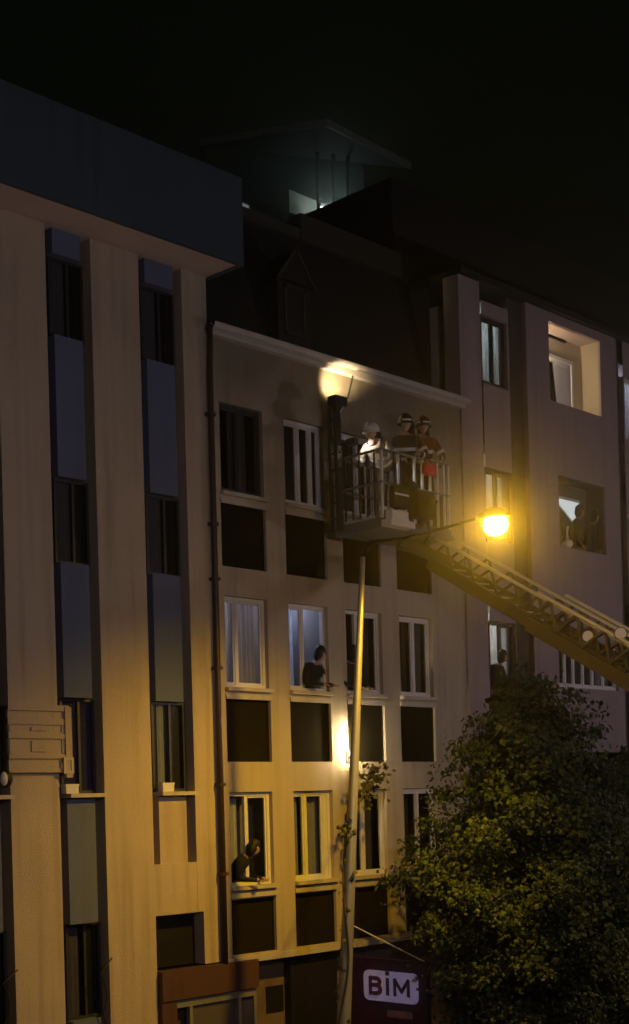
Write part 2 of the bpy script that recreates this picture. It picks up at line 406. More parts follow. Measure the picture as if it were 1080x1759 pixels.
# solid wall under the last bay, with the groove ends above it
MB().box(-1.829,-1.041,.003,.30,4.40,5.12).build('wall_panel', MT['pilaster'], LB)
MB().box(-.93,-.571,.004,.30,3.64,4.399).build('wall_panel', MT['pilaster'], LB)
BAYS = [(-7.90,-7.17),(-6.40,-5.66),(-4.90,-4.16),(-3.40,-2.66),(-1.83,-1.04)]
WZ = [(3.11,4.40),(6.14,7.42),(9.22,10.36),(12.24,13.32)]
for bi, (a, c) in enumerate(BAYS):
    p0, p1 = a+.14, c-.14
    edges = [0.15]+[z for w in WZ for z in w]+[13.66]
    for k in range(0, len(edges), 2):
        z0, z1 = edges[k], edges[k+1]
        if bi == 4 and k == 0: continue
        m_ = 'greypanel'
        if bi == 4 and k == 2: z0 = 5.12; m_ = 'pilaster'
        if z1-z0 > .05: MB().box(p0,p1,.035,.30,z0,z1-.001).build('spandrel_panel', MT[m_], LB)
    for k, (z0, z1) in enumerate(WZ):
        if bi == 4 and k == 0: continue
        cu = []
        if bi == 3 and k == 1: cu = [(.0,1.0,'curtblue',4,0)]
        elif bi == 4 and k == 1: cu = [(.22,.42,'net',2,0)]
        elif k == 0 and bi == 3: cu = [(.05,.4,'curtdark',2,0)]
        else: cu = [(.1,.5,'curtdark',3,0)]
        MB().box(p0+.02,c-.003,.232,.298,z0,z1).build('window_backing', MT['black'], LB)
        w = MB(); fr = .04; x0, x1 = p0+.012, c-.02; y = .16
        w.box(x0,x1,y,y+.05,z0+.003,z0+fr).box(x0,x1,y,y+.05,z1-fr,z1-.003).box(x0,x0+fr,y,y+.05,z0+fr,z1-fr).box(x1-fr,x1,y,y+.05,z0+fr,z1-fr)
        w.box((x0*.45+x1*.55)-.02,(x0*.45+x1*.55)+.02,y+.005,y+.045,z0+fr,z1-fr)
        wo_ = w.build('window', MT['dmetal'], LB)
        MB().box(x0+fr,x1-fr,y+.02,y+.026,z0+fr,z1-fr).build('pane', MT['glass'], wo_)
        for (c0, c1, mt, waves, sl) in cu:
            curtain(x0+(x1-x0)*c0, x0+(x1-x0)*c1, y+.055, z0+.01, z1-.01, waves, .008).build('curtain', MT[mt], wo_)
        if k == 1:
            MB().box(p0-.02,c-.004,-.09,.16,z0-.055,z0-.002).build('sill', MT['sill'], wo_)
# moulded band wrapping the pilaster at the left
z_, a, c = 6.36, -4.20, -3.30
band = MB().box(a-.01,c,-.055,-.003,6.42,7.30)
for (q0, q1, o_) in ((7.22,7.30,.05),(7.04,7.12,.035),(6.86,6.93,.045),(6.60,6.66,.05),(6.42,6.47,.03)):
    band.box(a-.02,c+.02,-.055-o_*.6,-.056,q0,q1)
for (q0, q1) in ((6.94,7.03),(6.67,6.85)):
    band.box(a,a+.07,-.072,-.0561,q0,q1).box(c-.09,c-.02,-.072,-.0561,q0,q1).box((a+c)/2-.12,(a+c)/2+.12,-.075,-.0561,q0+.02,q1-.02)
band.box(c-.05,c+.05,-.10,.12,6.35,7.28)
band.build('moulded_band', MT['pilaster'], LB)
# small framed vent next to the band
v = MB().box(-3.40,-3.24,-.112,-.101,6.40,6.44).box(-3.40,-3.24,-.112,-.101,6.58,6.62).box(-3.40,-3.36,-.112,-.101,6.44,6.58).box(-3.28,-3.24,-.112,-.101,6.44,6.58)
v.build('vent_frame', MT['sill'], LB)
# eave: soffit, fascia, roof
MB().box(-10.4,-.50,-.66,.30,13.662,13.74).build('soffit', MT['soffit'], LB)
MB().box(-10.45,-.47,-.72,-.661,13.64,14.90).box(-.53,-.471,-.66,8,13.64,14.90).build('fascia', MT['fascia'], LB)
MB().box(-10.4,-.535,-.655,9,14.6,14.8).build('roof', MT['roof'], LB)
# dark shop opening below the last bay
o_ = MB().box(-1.83,-.93,.22,.29,3.64,4.399).build('recessed_panel', MT['black'], LB)
MB().box(-1.83,-.571,.10,.29,0,3.20).build('shopfront_wall', MT['redbrown'], LB)

# ------------------------------------------------------------------ middle building
BB = thing('apartment_building', 'cream four bay building with dark panels under white windows and sooty roof storey', 'building', (2.4,2,0))
CX = [.07,1.41,2.71,4.03]; HW = .44
ROWS = [(4.71,6.11),(7.66,9.02),(10.55,11.88)]
PAN = [(3.70,4.52),(6.56,7.50),(9.45,10.42)]
holes = []
for x in CX:
    for z0, z1 in ROWS: holes.append((x-HW, x+HW, z0, z1, .16))
    for z0, z1 in PAN: holes.append((x-.46, x+.46, z0, z1, .07))
fac = facade(-.565, 5.40, 3.58, 12.80, holes, 0, .16)
fac.quad([(-.565,0,3.58),(5.40,0,3.58),(5.40,.9,3.58),(-.565,.9,3.58)][::-1])
fac.quad([(-.565,.9,3.58),(-.565,0,3.58),(-.565,0,12.8),(-.565,.9,12.8)][::-1])
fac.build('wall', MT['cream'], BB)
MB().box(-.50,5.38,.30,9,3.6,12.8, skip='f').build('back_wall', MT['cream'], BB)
MB().box(-.585,1.93,-.035,-.003,3.575,3.66).box(2.24,5.40,-.035,-.003,3.575,3.66).build('base_moulding', MT['trim'], BB)
for x in CX:
    for z0, z1 in PAN:
        p = MB().box(x-.459,x+.459,.066,.12,z0+.001,z1-.001).build('spandrel_panel', MT['panel'], BB)
        e = MB(); q = .022
        e.box(x-.455,x+.455,.05,.0655,z1-q,z1-.002).box(x-.455,x+.455,.05,.0655,z0+.002,z0+q).box(x-.455,x-.455+q,.05,.0655,z0+q,z1-q).box(x+.455-q,x+.455,.05,.0655,z0+q,z1-q)
        e.build('panel_edge', MT['panel'], p)
    for z0, z1 in ROWS:
        MB().box(x-.47,x+.47,-.03,-.002,z0-.17,z0-.10).build('sill_band', MT['sill'], BB)
WARM, COOL = (1,.72,.45), (.55,.66,1.0)
def mw(ci, ri, **k):
    x = CX[ci]; z0, z1 = ROWS[ri]
    return window(BB, x-HW+.004, x+HW-.004, z0+.004, z1-.004, .07, **k)
mw(0,2, split=(.5,), frame='dmetal', curtains=[(.45,.85,'curtdark',4,0)], roommat='roomdark')
mw(1,2, split=(.42,.74), curtains=[(0,.14,'curtdark',2,0)], roommat='roomdark')
mw(2,2, split=(.5,), curtains=[(.05,.6,'curtdark',4,0)], roommat='roomdark')
mw(3,2, split=(.5,), frame='dmetal', curtains=[(0,.5,'curtdark',4,0)], roommat='roomdark')
mw(0,1, split=(.32,), curtains=[(.0,.3,'net',3,0),(.34,.95,'curt',6,0)], light=((.88,.82,.95), 26))
mw(1,1, split=(.42,), curtains=[(-.02,.36,'net',4,0)], light=((.50,.62,1.0), 75, .25), openleaf=2)
mw(2,1, split=(.35,), curtains=[(.45,.92,'curtdark',5,0)], roommat='roomdark', openleaf=1)
mw(3,1, split=(.5,), curtains=[(.1,.5,'curtdark',3,0),(.62,1,'curt',4,0)], roommat='roomdark')
mw(0,0, split=(.44,), curtains=[(.30,.44,'net',2,0),(.52,.72,'curt',3,0)], roommat='roomdark', openleaf=1)
mw(1,0, split=(.36,.84), curtains=[(.0,.34,'net',4,0),(.4,.9,'curt',4,.0)], roommat='room')
mw(2,0, split=(.42,), curtains=[(.22,.42,'net',3,0),(.5,.9,'curtdark',4,0)], roommat='roomdark')
mw(3,0, split=(.5,), curtains=[(0,.45,'curtdark',4,0)], roommat='roomdark')
# cornice with gutter
cn = MB().box(-.60,5.42,-.12,.3,12.80,12.86)
cn.build('cornice', MT['trim'], BB)
gt = MB(); n = 8
for i in range(n):
    w0, w1 = math.pi+math.pi*i/n, math.pi+math.pi*(i+1)/n
    p = lambda w: (-.18+.058*math.cos(w), 12.925+.058*math.sin(w))
    (a0, b0), (a1, b1) = p(w0), p(w1)
    gt.quad([(-.62,a0,b0),(5.44,a0,b0),(5.44,a1,b1),(-.62,a1,b1)])
gt.box(-.62,5.44,-.245,-.237,12.92,12.945).box(-.62,5.44,-.124,-.117,12.865,12.945)
gt.build('gutter', MT['trim'], BB)
# steep dark roof storey
rf = MB()
zt = 15.35
for (a, b) in (((-.56,.02,12.91),(-.56,1.3,zt)),):
    pass
rf.quad([(-.56,-.10,12.872),(5.36,-.10,12.872),(5.36,.55,13.1),(-.56,.55,13.1)])
rf.quad([(-.56,.55,13.1),(5.36,.55,13.1),(5.36,1.1,zt),(-.56,1.1,zt)])
rf.quad([(-.56,1.1,zt),(5.36,1.1,zt),(5.36,9,zt),(-.56,9,zt)])
rf.quad([(-.56,.55,13.1),(-.56,1.1,zt),(-.56,9,zt),(-.56,9,13.1)]); rf.quad([(5.36,.55,13.1),(5.36,9,13.1),(5.36,9,zt),(5.36,1.1,zt)])
rf.quad([(5.36,9,13.1),(-.56,9,13.1),(-.56,9,zt),(5.36,9,zt)])
rfo = rf.build('roof', MT['roof'], BB)
# roof slates rows as raised battens, parapet and dormer
MB().box(.95,2.5,1.0,1.25,zt-.02,zt+.16).box(2.501,5.35,.98,1.26,zt-.02,zt+.42).build('roof_wall', MT['roofwall'], BB)
dm = MB(); dx, dw = 1.75, .38
dm.box(dx-dw,dx+dw,.45,1.2,13.25,14.25)
dm.quad([(dx-dw-.05,.40,14.25),(dx+dw+.05,.40,14.25),(dx,.40,14.78)]); dm.quad([(dx-dw-.05,.40,14.25),(dx,.40,14.78),(dx,1.4,14.78),(dx-dw-.05,1.4,14.25)]); dm.quad([(dx+dw+.05,.40,14.25),(dx+dw+.05,1.4,14.25),(dx,1.4,14.78),(dx,.40,14.78)])
dmo = dm.build('dormer', MT['roof'], BB)
f = MB(); a, c, z0, z1, y = dx-.24, dx+.24, 13.4, 14.2, .43
f.box(a,c,y,.449,z0,z0+.05).box(a,c,y,.449,z1-.05,z1).box(a,a+.05,y,.449,z0,z1).box(c-.05,c,y,.449,z0,z1)
f.build('dormer_frame', MT['roofwall'], dmo)
f = MB().beam((dx-dw-.05,.385,14.24),(dx,.385,14.79),.02,.05).beam((dx,.385,14.79),(dx+dw+.05,.385,14.24),.02,.05); f.build('barge_board', MT['roofwall'], dmo)
# drain pipe at the joint of the two buildings
dpp = MB().tube([(-.60,-.10,12.93),(-.60,-.09,12.6),(-.60,-.075,12.3),(-.605,-.075,8),(-.61,-.075,3.62)], .045, 8).build('drain_pipe', MT['pipe'], BB, True)
for z in (4.9, 6.2, 7.9, 9.2, 10.0, 11.6):
    MB().box(-.665,-.545,-.13,-.004,z,z+.05).build('pipe_bracket', MT['pipe'], dpp)
# ground floor
MB().box(-.568,5.38,.34,.6,0,3.578).build('ground_floor_wall', MT['brownwall'], BB)
MB().box(-.56,.06,.20,.338,2.0,3.50).box(.06,.90,.25,.338,1.2,3.50).build('shop_pier', MT['brownwall'], BB)
MB().box(.90,1.95,.10,.339,.1,3.50).build('doorway', MT['black'], BB)
MB().box(.50,.87,.235,.2495,2.72,3.12).build('meter_box', MT['black'], BB)

# brown framed shop entrance under the joint
SE = thing('shop_entrance', 'red brown shop entrance with pale metal door frame under the sand coloured building', 'shopfront', (-.9,0,0))
MB().box(-1.82,.04,-.10,.09,3.20,3.62).build('fascia_board', MT['redbrown'], SE)
MB().box(-1.82,-1.55,-.08,.09,.1,3.199).build('door_jamb', MT['redbrown'], SE)
fr_ = MB().box(-1.55,.02,-.06,.02,3.08,3.18).box(-1.30,-1.24,-.06,.02,.1,3.08).box(-.36,-.30,-.06,.02,.1,3.08).box(-.04,.02,-.06,.02,.1,3.08)
fr_.build('door_frame', MT['metal'], SE)
MB().box(-1.24,-.36,-.02,-.012,.1,3.08).build('glass_panel', MT['curtdark'], SE)
MB().box(-.30,-.04,-.02,-.012,.1,3.08).build('glass_panel', MT['curtblue'], SE)

# ------------------------------------------------------------------ right building
RB = thing('apartment_building', 'mauve building with dark vertical strips and open lit balconies beyond the four bay one', 'building', (9,2,0))
RT_ = 15.2
bal = [(8.25,10.05,13.50,15.02,.45),(8.45,10.10,10.72,12.10,.45)]
wina = [(6.20,6.98,13.45,14.70,.16),(6.20,7.02,10.60,11.92,.16),(6.20,7.0,7.82,9.13,.16)]
band_ = (8.30,10.42,8.0,8.86,.16)
winr = [(10.95,12.0,z,z+1.3,.16) for z in (13.2,10.4,7.6)]
MB().box(5.405,6.02,-.04,.3,3.58,RT_).build('wall', MT['mauve'], RB)
fa = facade(6.20, 7.02, 3.58, RT_-.25, wina, .06, .16); fa.build('wall', MT['mauve'], RB)
MB().box(6.021,6.199,.10,.3,3.58,RT_).build('dark_strip', MT['strip'], RB)
MB().box(7.021,7.50,.10,.3,3.58,RT_).build('dark_strip', MT['strip'], RB)
fa = facade(7.50, 10.66, 6.75, RT_, bal+[band_], 0, .16)
fa.quad([(7.50,0,6.75),(10.66,0,6.75),(10.66,2,6.75),(7.50,2,6.75)][::-1]); fa.quad([(7.5,0,6.75),(7.5,0,RT_),(7.5,.3,RT_),(7.5,.3,6.75)]); fa.quad([(10.66,0,6.75),(10.66,.3,6.75),(10.66,.3,RT_),(10.66,0,RT_)])
fa.build('wall', MT['mauve'], RB)
MB().box(10.661,10.90,.10,.3,3.58,RT_).build('dark_strip', MT['strip'], RB)
fa = facade(10.90, 18, 3.58, RT_, winr, 0, .16); fa.build('wall', MT['mauve'], RB)
MB().box(7.5,10.66,1.2,1.5,0,6.75).build('setback_wall', MT['brownwall'], RB)
MB().box(5.405,7.5,.35,.6,0,3.579).box(10.66,18,.35,.6,0,3.579).build('ground_floor_wall', MT['brownwall'], RB)
MB().box(5.41,18,.62,10,0,RT_-.02, skip='f').build('back_wall', MT['roofwall'], RB)
MB().box(5.40,18.1,-.12,10,RT_,RT_+.12).build('roof_slab', MT['roof'], RB)
MB().box(5.6,18,1.6,10,RT_+.12,RT_+2.3).build('roof_storey', MT['roof'], RB)
GW = (.80,.95,.92)
window(RB, 6.204,6.976,13.454,14.696,.13, split=(.52,), frame='dmetal', curtains=[(0,.45,'net',3,0),(.56,1,'net',3,0)], light=(GW, 60), sill=False)
window(RB, 6.204,7.016,10.604,11.916,.13, split=(.5,), frame='dmetal', curtains=[(0,.95,'net',5,0)], light=((1,.9,.7), 50), sill=False)
window(RB, 6.204,6.996,7.824,9.126,.13, split=(.5,), frame='dmetal', curtains=[(0,.42,'net',3,0),(.55,.9,'net',3,0)], light=((.9,.92,.9), 60), openleaf=1)
for k, wz in enumerate(winr):
    window(RB, wz[0]+.004, wz[1]-.004, wz[2]+.004, wz[3]-.004, .07, split=(.5,), curtains=[(0,.9,'net',6,0)], light=((.8,.78,1.0), 60) if k == 0 else None, sill=False)
window(RB, band_[0]+.004, band_[1]-.004, band_[2]+.004, band_[3]-.004, .06, fr=.05, split=(.14,.28,.44,.60,.78), curtains=[(.8,1,'curt',4,0),(.02,.12,'curtdark',2,0)], roommat='roomdark', sill=False)
# upper balcony: lit recess with a white door in its back wall
def niche(x0, x1, z0, z1, d, mats, name):
    e = .004
    b = MB()
    b.quad([(x0+e,d,z0+e),(x1-e,d,z0+e),(x1-e,d,z1-e),(x0+e,d,z1-e)], 0)
    b.quad([(x1-e,.05,z0+e),(x1-e,d,z0+e),(x1-e,d,z1-e),(x1-e,.05,z1-e)], 1); b.quad([(x0+e,.05,z0+e),(x0+e,.05,z1-e),(x0+e,d,z1-e),(x0+e,d,z0+e)], 1)
    b.quad([(x0+e,.05,z1-e),(x1-e,.05,z1-e),(x1-e,d,z1-e),(x0+e,d,z1-e)], 2); b.quad([(x0+e,.05,z0+e),(x0+e,d,z0+e),(x1-e,d,z0+e),(x1-e,.05,z0+e)], 0)
    return b.build(name, mats, RB)
nb = niche(8.25,10.05,13.50,15.02,.45,[MT['yellowish'],MT['yellowish'],MT['pinkceil']],'balcony')
dr = MB().box(8.62,8.70,.40,.445,13.52,14.62).box(9.62,9.70,.40,.445,13.52,14.62).box(8.701,9.619,.40,.445,14.54,14.62); dr.build('door_frame', MT['upvc'], nb)
MB().box(8.701,9.619,.42,.444,13.52,14.539).build('balcony_door', MT['box'], nb)
MB().box(8.80,9.52,.412,.4195,13.66,14.44).build('door_glass', mat('lilac_glass', (.55,.53,.58), .2), nb)
MB().box(8.40,9.0,.10,.14,14.78,14.83).build('curtain_rail', MT['black'], nb)
lamp = MB().ball((8.31,.30,14.30),(.05,.07,.16),10,8).build('wall_lamp', emitter('balcony_lamp_glow', (1,.80,.55), 170), nb, True)
cl = curtain(8.27,8.50,.10,13.52,14.3,3,.02,.18).build('drape', MT['black'], nb)
# middle balcony: dark recess with one lit pane half hidden by a drape
nb2 = niche(8.45,10.10,10.72,12.10,.45,[MT['roomdark'],MT['roomdark'],MT['roomdark']],'balcony')
pz = MB(); pz.quad([(9.02,.43,11.70),(9.62,.43,11.34),(9.78,.43,11.36),(9.80,.43,11.80),(9.02,.43,11.80)]); pz.build('lit_pane', mat('lit_pane_glass', (.5,.55,.55), .3, emit=(.80,.93,.95), estr=.75), nb2)
ed = MB().beam((9.0,.42,11.69),(9.64,.42,11.31),.02,.03).beam((9.8,.42,11.33),(9.8,.42,11.83),.03,.02).beam((9.0,.42,11.83),(9.8,.42,11.83),.02,.03); ed.build('pane_frame', MT['upvc'], nb2)
curtain(8.95,9.75,.38,10.74,11.30,6,.02).build('drape', MT['curtdark'], nb2)

# ------------------------------------------------------------------ rooftop pavilion on the building behind
def Pb(u, v, D): return dp(u, v, D)
PV_ = thing('rooftop_pavilion', 'dim rooftop pavilion with tent roof and white lit interior behind the dark roof', 'pavilion', tuple(dp(520,420,33)))
a, b_, c_, d_ = dp(345,250,32), dp(560,216,31), dp(705,290,34), dp(500,262,40)
base_z = dp(520,440,33).z
rf = MB(); up = Vector((0,0,.12))
rf.quad([a,b_,c_,d_]); rf.quad([a+up,b_+up,c_+up,d_+up]); 
for p, q in ((a,b_),(b_,c_),(c_,d_),(d_,a)): rf.quad([p,q,q+up,p+up])
rf.build('canopy', MT['teal'], PV_)
ed = MB()
for p, q in ((a,b_),(b_,c_)): ed.beam(p+up*.5-Vector((.02,.02,0)),q+up*.5-Vector((.02,.02,0)),.05,.16)
ed.build('canopy_edge', MT['metal'], PV_)
for (u, D, top) in ((548,32.5,262),(575,32.6,265),(600,33,268),(352,32,252)):
    p = dp(u,390,D); q = dp(u,top,D); MB().bar((p.x,p.y,base_z-.2),(p.x,p.y,q.z),.05,8).build('post', MT['dmetal'], PV_)
p, q = dp(405,330,36), dp(625,330,36)
bw = MB().quad([(p.x,p.y,base_z-.3),(q.x,q.y,base_z-.3),(q.x,q.y,q.z+.9),(p.x,p.y,p.z+.9)]); bw.quad([(p.x+.1,p.y+.12,base_z-.3),(p.x+.1,p.y+.12,p.z+.9),(q.x+.1,q.y+.12,q.z+.9),(q.x+.1,q.y+.12,base_z-.3)])
bw.build('rear_wall', MT['teal'], PV_)
p = dp(571,357,35); MB().bar(p-RT*.34,p+RT*.34,.04,8).build('tube_lamp', emitter('pavilion_lamp_glow', (.80,1,.95), 20), PV_)
p = dp(540,362,35.6); MB().box(p.x-.95,p.x+.95,p.y-.03,p.y+.03,p.z-.30,p.z+.26).build('white_screen', MT['box'], PV_)
BK = thing('apartment_block', 'dark block behind that carries the rooftop pavilion', 'building', (8,20,0))
c0 = dp(520,420,35)
MB().box(c0.x-7,c0.x+8,c0.y-2.2,c0.y+12,0,base_z-.25).build('wall', MT['roofwall'], BK)
MB().box(c0.x-7.1,c0.x+8.1,c0.y-2.3,c0.y+12.1,base_z-.249,base_z-.15).build('roof', MT['roof'], BK)
pp = dp(418,372,30)
q = thing('roof_window', 'small pale lit window seen between eave and dark roof', 'window', tuple(pp))
MB().box(pp.x-.16,pp.x+.16,pp.y-.05,pp.y+.05,pp.z-.35,pp.z+.3).build('frame', MT['metal'], q)
MB().box(pp.x-.11,pp.x+.11,pp.y-.06,pp.y-.051,pp.z-.30,pp.z+.25).build('pane', mat('dim_lit_pane', (.4,.4,.4), .4, emit=(.8,.85,.85), estr=.22), q)
MB().box(pp.x-1.2,pp.x+1.2,pp.y+.06,pp.y+1.2,pp.z-6,pp.z+.5).build('stair_tower', MT['roofwall'], q)
am = dp(243,95,24); an = thing('roof_antenna', 'thin aerial mast above the sand coloured building', 'antenna', (am.x,am.y,14.8))
MB().bar((am.x,am.y,14.7),(am.x,am.y,am.z+.6),.016,6).build('mast', MT['dmetal'], an)
ar = MB()
for k in range(4): ar.bar((am.x-.3+.05*k,am.y,am.z+.1+.13*k),(am.x+.3-.05*k,am.y,am.z+.1+.13*k),.008,5)
ar.build('rods', MT['dmetal'], an)

# ------------------------------------------------------------------ street lamps, one visible and the rest added out of view
PB, PT = Vector((-.46,-2.0,.10)), Vector((-.14,-2.55,9.25))
def lamp_tree(label, base, top, head, group, power, col, aim, cone, lens, pole_r=(.125,.036), radius=.12):
    t = thing('street_lamp', label, 'street lamp', tuple(base), group)
    base, top, head = Vector(base), Vector(top), Vector(head)
    pts = [base.lerp(top, k/10) for k in range(11)]; rr = [pole_r[0]+(pole_r[1]-pole_r[0])*k/10 for k in range(11)]
    MB().tube(pts, rr, 10).build('pole', MT['metal'], t, True)
    MB().lathe(tuple(base), [(.19,0),(.19,.05),(.14,.12),(.13,.5),(.115,.56)], 12).build('base_plate', MT['metal'], t)
    d = (top-base).normalized(); c1 = top+d*.35
    arm = [top, top.lerp(c1,.5)+(head-top)*.06, top+(head-top)*.30+Vector((0,0,.10)), top+(head-top)*.62+Vector((0,0,.10)), head+Vector((0,0,.11))]
    MB().tube(arm, [.030,.027,.023,.020,.018], 8).build('arm', MT['black'], t, True)
    hd = (head-top); hd.z = 0; hd.normalize(); sd = Vector((-hd.y, hd.x, 0))
    h = MB(); h.ball((-.04,0,.06), (.24,.13,.13), 16, 6, z0=-.05)
    mtx = Matrix((( hd.x, sd.x, 0, head.x), (hd.y, sd.y, 0, head.y), (0,0,1,head.z), (0,0,0,1)))
    h.xform(mtx); h.build('lamp_head', MT['black'], t, True)
    gl = MB(); gl.ball((0,0,-.03), (.165,.15,.145), 16, 10); gl.xform(mtx)
    gl.build('glowing_bowl', emitter('lamp_bowl_glow', (1,.52,.03) if col is SODIUM else col, lens), t, True)
    ld = bpy.data.lights.new('lamp_light', 'SPOT'); ld.energy = power; ld.color = col; ld.spot_size = math.radians(cone); ld.spot_blend = 1.0; ld.shadow_soft_size = radius
    lo = bpy.data.objects.new('lamp_light', ld); COL.objects.link(lo); lo.location = head+Vector((0,0,-.22)); lo.rotation_euler = (Vector(aim)-lo.location).to_track_quat('-Z','Y').to_euler(); attach(lo, t)
    return t
HEAD = fp(851,897,-4.75)
lamp_tree('leaning steel street lamp with glowing amber head in front of the facades', PB, PT, HEAD, None, P_MAIN, SODIUM, (-.9,0,2.2), 104, L_LENS)
FILLC = (1.0,.83,.90)  # tint of the unseen lamps added across the street as facade fill
for (x, y, yy, aim, lb) in ((9,-12.6,-10.6,(9,0,8.0),'middle unseen fill lamp added on the far pavement, facing the mauve building'),(-6,-13.4,-11.4,(-4,0,10),'unseen fill lamp added on the far pavement facing the sand coloured building'),(26,-12.6,-10.6,(20,0,8),'unseen fill lamp added furthest down the far pavement')):
    lamp_tree(lb, (x,y,.1), (x,y,8.4), (x,yy,8.6), 'added fill lamps on the far pavement', P_FILL, FILLC, aim, 150, 12, radius=.3)

lamp_tree('shorter amber lamp added out of view by the kerb to light the lower tree', (6.2,-8.6,.1), (6.2,-8.6,5.6), (5.9,-7.4,5.7), None, 520, (1,.60,.20), (4.6,-3.6,3.6), 80, 8, radius=.2)  # added lamp out of view, only there to brighten the lower tree
# lantern on the pilaster behind the pole
wp = fp(609,1300,-.14)
wl = thing('wall_lantern', 'bright small wall lantern behind the leaning pole', 'lantern', (wp.x,0,wp.z))
MB().box(wp.x-.05,wp.x+.05,-.02,-.002,wp.z-.10,wp.z+.10).bar((wp.x,-.02,wp.z),(wp.x,wp.y,wp.z),.018,6).build('bracket', MT['dmetal'], wl)
MB().lathe((wp.x,wp.y,wp.z-.12), [(.03,0),(.033,.03),(.033,.05)], 10).build('lantern_cap', MT['dmetal'], wl)
MB().lathe((wp.x,wp.y,wp.z-.07), [(.02,0),(.025,.02),(.025,.50),(.02,.52)], 10).build('glowing_glass', emitter('lantern_glow', (1,.80,.46), 330), wl, True)

sh = MB().box(wp.x-.10,wp.x+.04,wp.y-.05,wp.y-.042,wp.z-.08,wp.z+.46).box(wp.x-.10,wp.x-.092,wp.y-.042,wp.y-.015,wp.z-.08,wp.z+.46)
sh.build('added_glow_shield', MT['dmetal'], wl)  # shield added to keep the lantern glow off the street side

# ------------------------------------------------------------------ sign
sx = 2.12
q0, q1 = xp(626,1664,sx), xp(718,1674,sx)
q2, q3 = xp(718,1730,sx), xp(626,1712,sx)
ya, yb = q0.y, q1.y; zc = (q0.z+q1.z+q2.z+q3.z)/4; hh = ((q0.z-q3.z)+(q1.z-q2.z))/4
SG = thing('shop_sign', 'projecting red shop sign with lilac BIM plate below the facade', 'sign', (sx,(ya+yb)/2,zc))
MB().box(sx,sx+.10,yb-.16,-.05,zc-.95,zc+.42).build('sign_board', MT['signred'], SG)
def rrect(y0, y1, z0, z1, r, x0, x1):
    b = MB(); pts = []
    for (cy_, cz_, w0) in ((y1-r,z1-r,0),(y0+r,z1-r,90),(y0+r,z0+r,180),(y1-r,z0+r,270)):
        for k in range(7):
            w = math.radians(w0+15*k); pts.append((cy_+r*math.cos(w), cz_+r*math.sin(w)))
    b.quad([(x0,p[0],p[1]) for p in pts]); b.quad([(x1,p[0],p[1]) for p in pts][::-1])
    for k in range(len(pts)):
        p, q = pts[k], pts[(k+1) % len(pts)]; b.quad([(x0,*p),(x1,*p),(x1,*q),(x0,*q)])
    return b
pl = rrect(yb, ya, zc-hh, zc+hh, .10, sx-.03, sx-.001).build('sign_plate', MT['signwhite'], SG)
def text(body, size, mt, parent, yl, zb, x, ext=.006, bold=.012, width=None):
    """lettering on a board facing -X; reads along -Y (outwards from the wall)"""
    cu = bpy.data.curves.new('lettering', 'FONT'); cu.body = body; cu.size = size; cu.extrude = ext; cu.offset = bold; cu.space_character = 1.12
    to = bpy.data.objects.new('lettering', cu); COL.objects.link(to)
    bpy.context.view_layer.update()
    me = bpy.data.meshes.new_from_object(to.evaluated_get(bpy.context.evaluated_depsgraph_get()))
    COL.objects.unlink(to); bpy.data.objects.remove(to)
    xs = [v.co.x for v in me.vertices]; k = 1 if not width else width/(max(xs)-min(xs)); x0 = min(xs)
    for v in me.vertices:
        c = v.co.copy(); v.co = (x-c.z, yl-(c.x-x0)*k, zb+c.y)
    me.materials.clear(); me.materials.append(MT[mt])
    o = bpy.data.objects.new('lettering', me); COL.objects.link(o); attach(o, parent); return o
pw = ya-yb
def letter(strokes, y0, wd, zb, ht, th):
    """one letter from flat strokes in a unit box, standing proud of the plate; reads along -Y"""
    b = MB()
    for pts in strokes:
        P = [Vector((y0-p[0]*wd, zb+p[1]*ht)) for p in pts]
        for i in range(len(P)-1):
            d = (P[i+1]-P[i]).normalized(); n = Vector((-d.y, d.x))*th/2; e = d*th*.30
            q = [P[i]-e-n, P[i]-e+n, P[i+1]+e+n, P[i+1]+e-n]; x0 = sx-.036-.0007*len(b.f)/6; x1 = sx-.0305
            k = len(b.v); b.v += [(x0,c.x,c.y) for c in q]+[(x1,c.x,c.y) for c in q]
            for f_ in ((0,1,2,3),(7,6,5,4),(0,4,5,1),(1,5,6,2),(2,6,7,3),(3,7,4,0)): b.f.append(tuple(k+j for j in f_)); b.m.append(0)
    return b.build('lettering', MT['signtext'], SG)
def arc(cx_, cz_, rx, rz, a0, a1, n=8): return [(cx_+rx*math.cos(math.radians(a0+(a1-a0)*k/n)), cz_+rz*math.sin(math.radians(a0+(a1-a0)*k/n))) for k in range(n+1)]
lz, lh, th = zc-hh*.50, hh*1.0, hh*.27
letter([[(0,0),(0,1)], [(0,1),(.5,1)]+arc(.5,.77,.42,.23,90,-90)+[(0,.54)], [(.5,.54)]+arc(.52,.27,.46,.27,90,-90)+[(0,0)]], ya-pw*.13, pw*.20, lz, lh, th)
letter([[(0,0),(0,1)]], ya-pw*.455, pw*.1, lz, lh, th)
letter([[(0,0),(0,1)], [(0,1),(.5,.25)], [(.5,.25),(1,1)], [(1,1),(1,0)]], ya-pw*.59, pw*.25, lz, lh, th*.92)
MB().box(sx-.036,sx-.0305,ya-pw*.49,ya-pw*.42,zc+hh*.74,zc+hh*1.01).build('lettering', MT['signtext'], SG)
sm = MB()
MB().box(sx-.012,sx-.001,yb+pw*.12,ya-pw*.42,zc-hh-.24,zc-hh-.13).build('sub_plate', mat('dull_lilac', (.22,.13,.20), .5), SG)
rod0 = Vector((sx+.05,-.02,fp(598,1588,0).z)); rod1 = xp(685,1641,sx+.05)
MB().bar(rod0, (sx+.05, yb-.10, zc+.42), .012, 6).build('tie_rod', MT['rail'], SG)

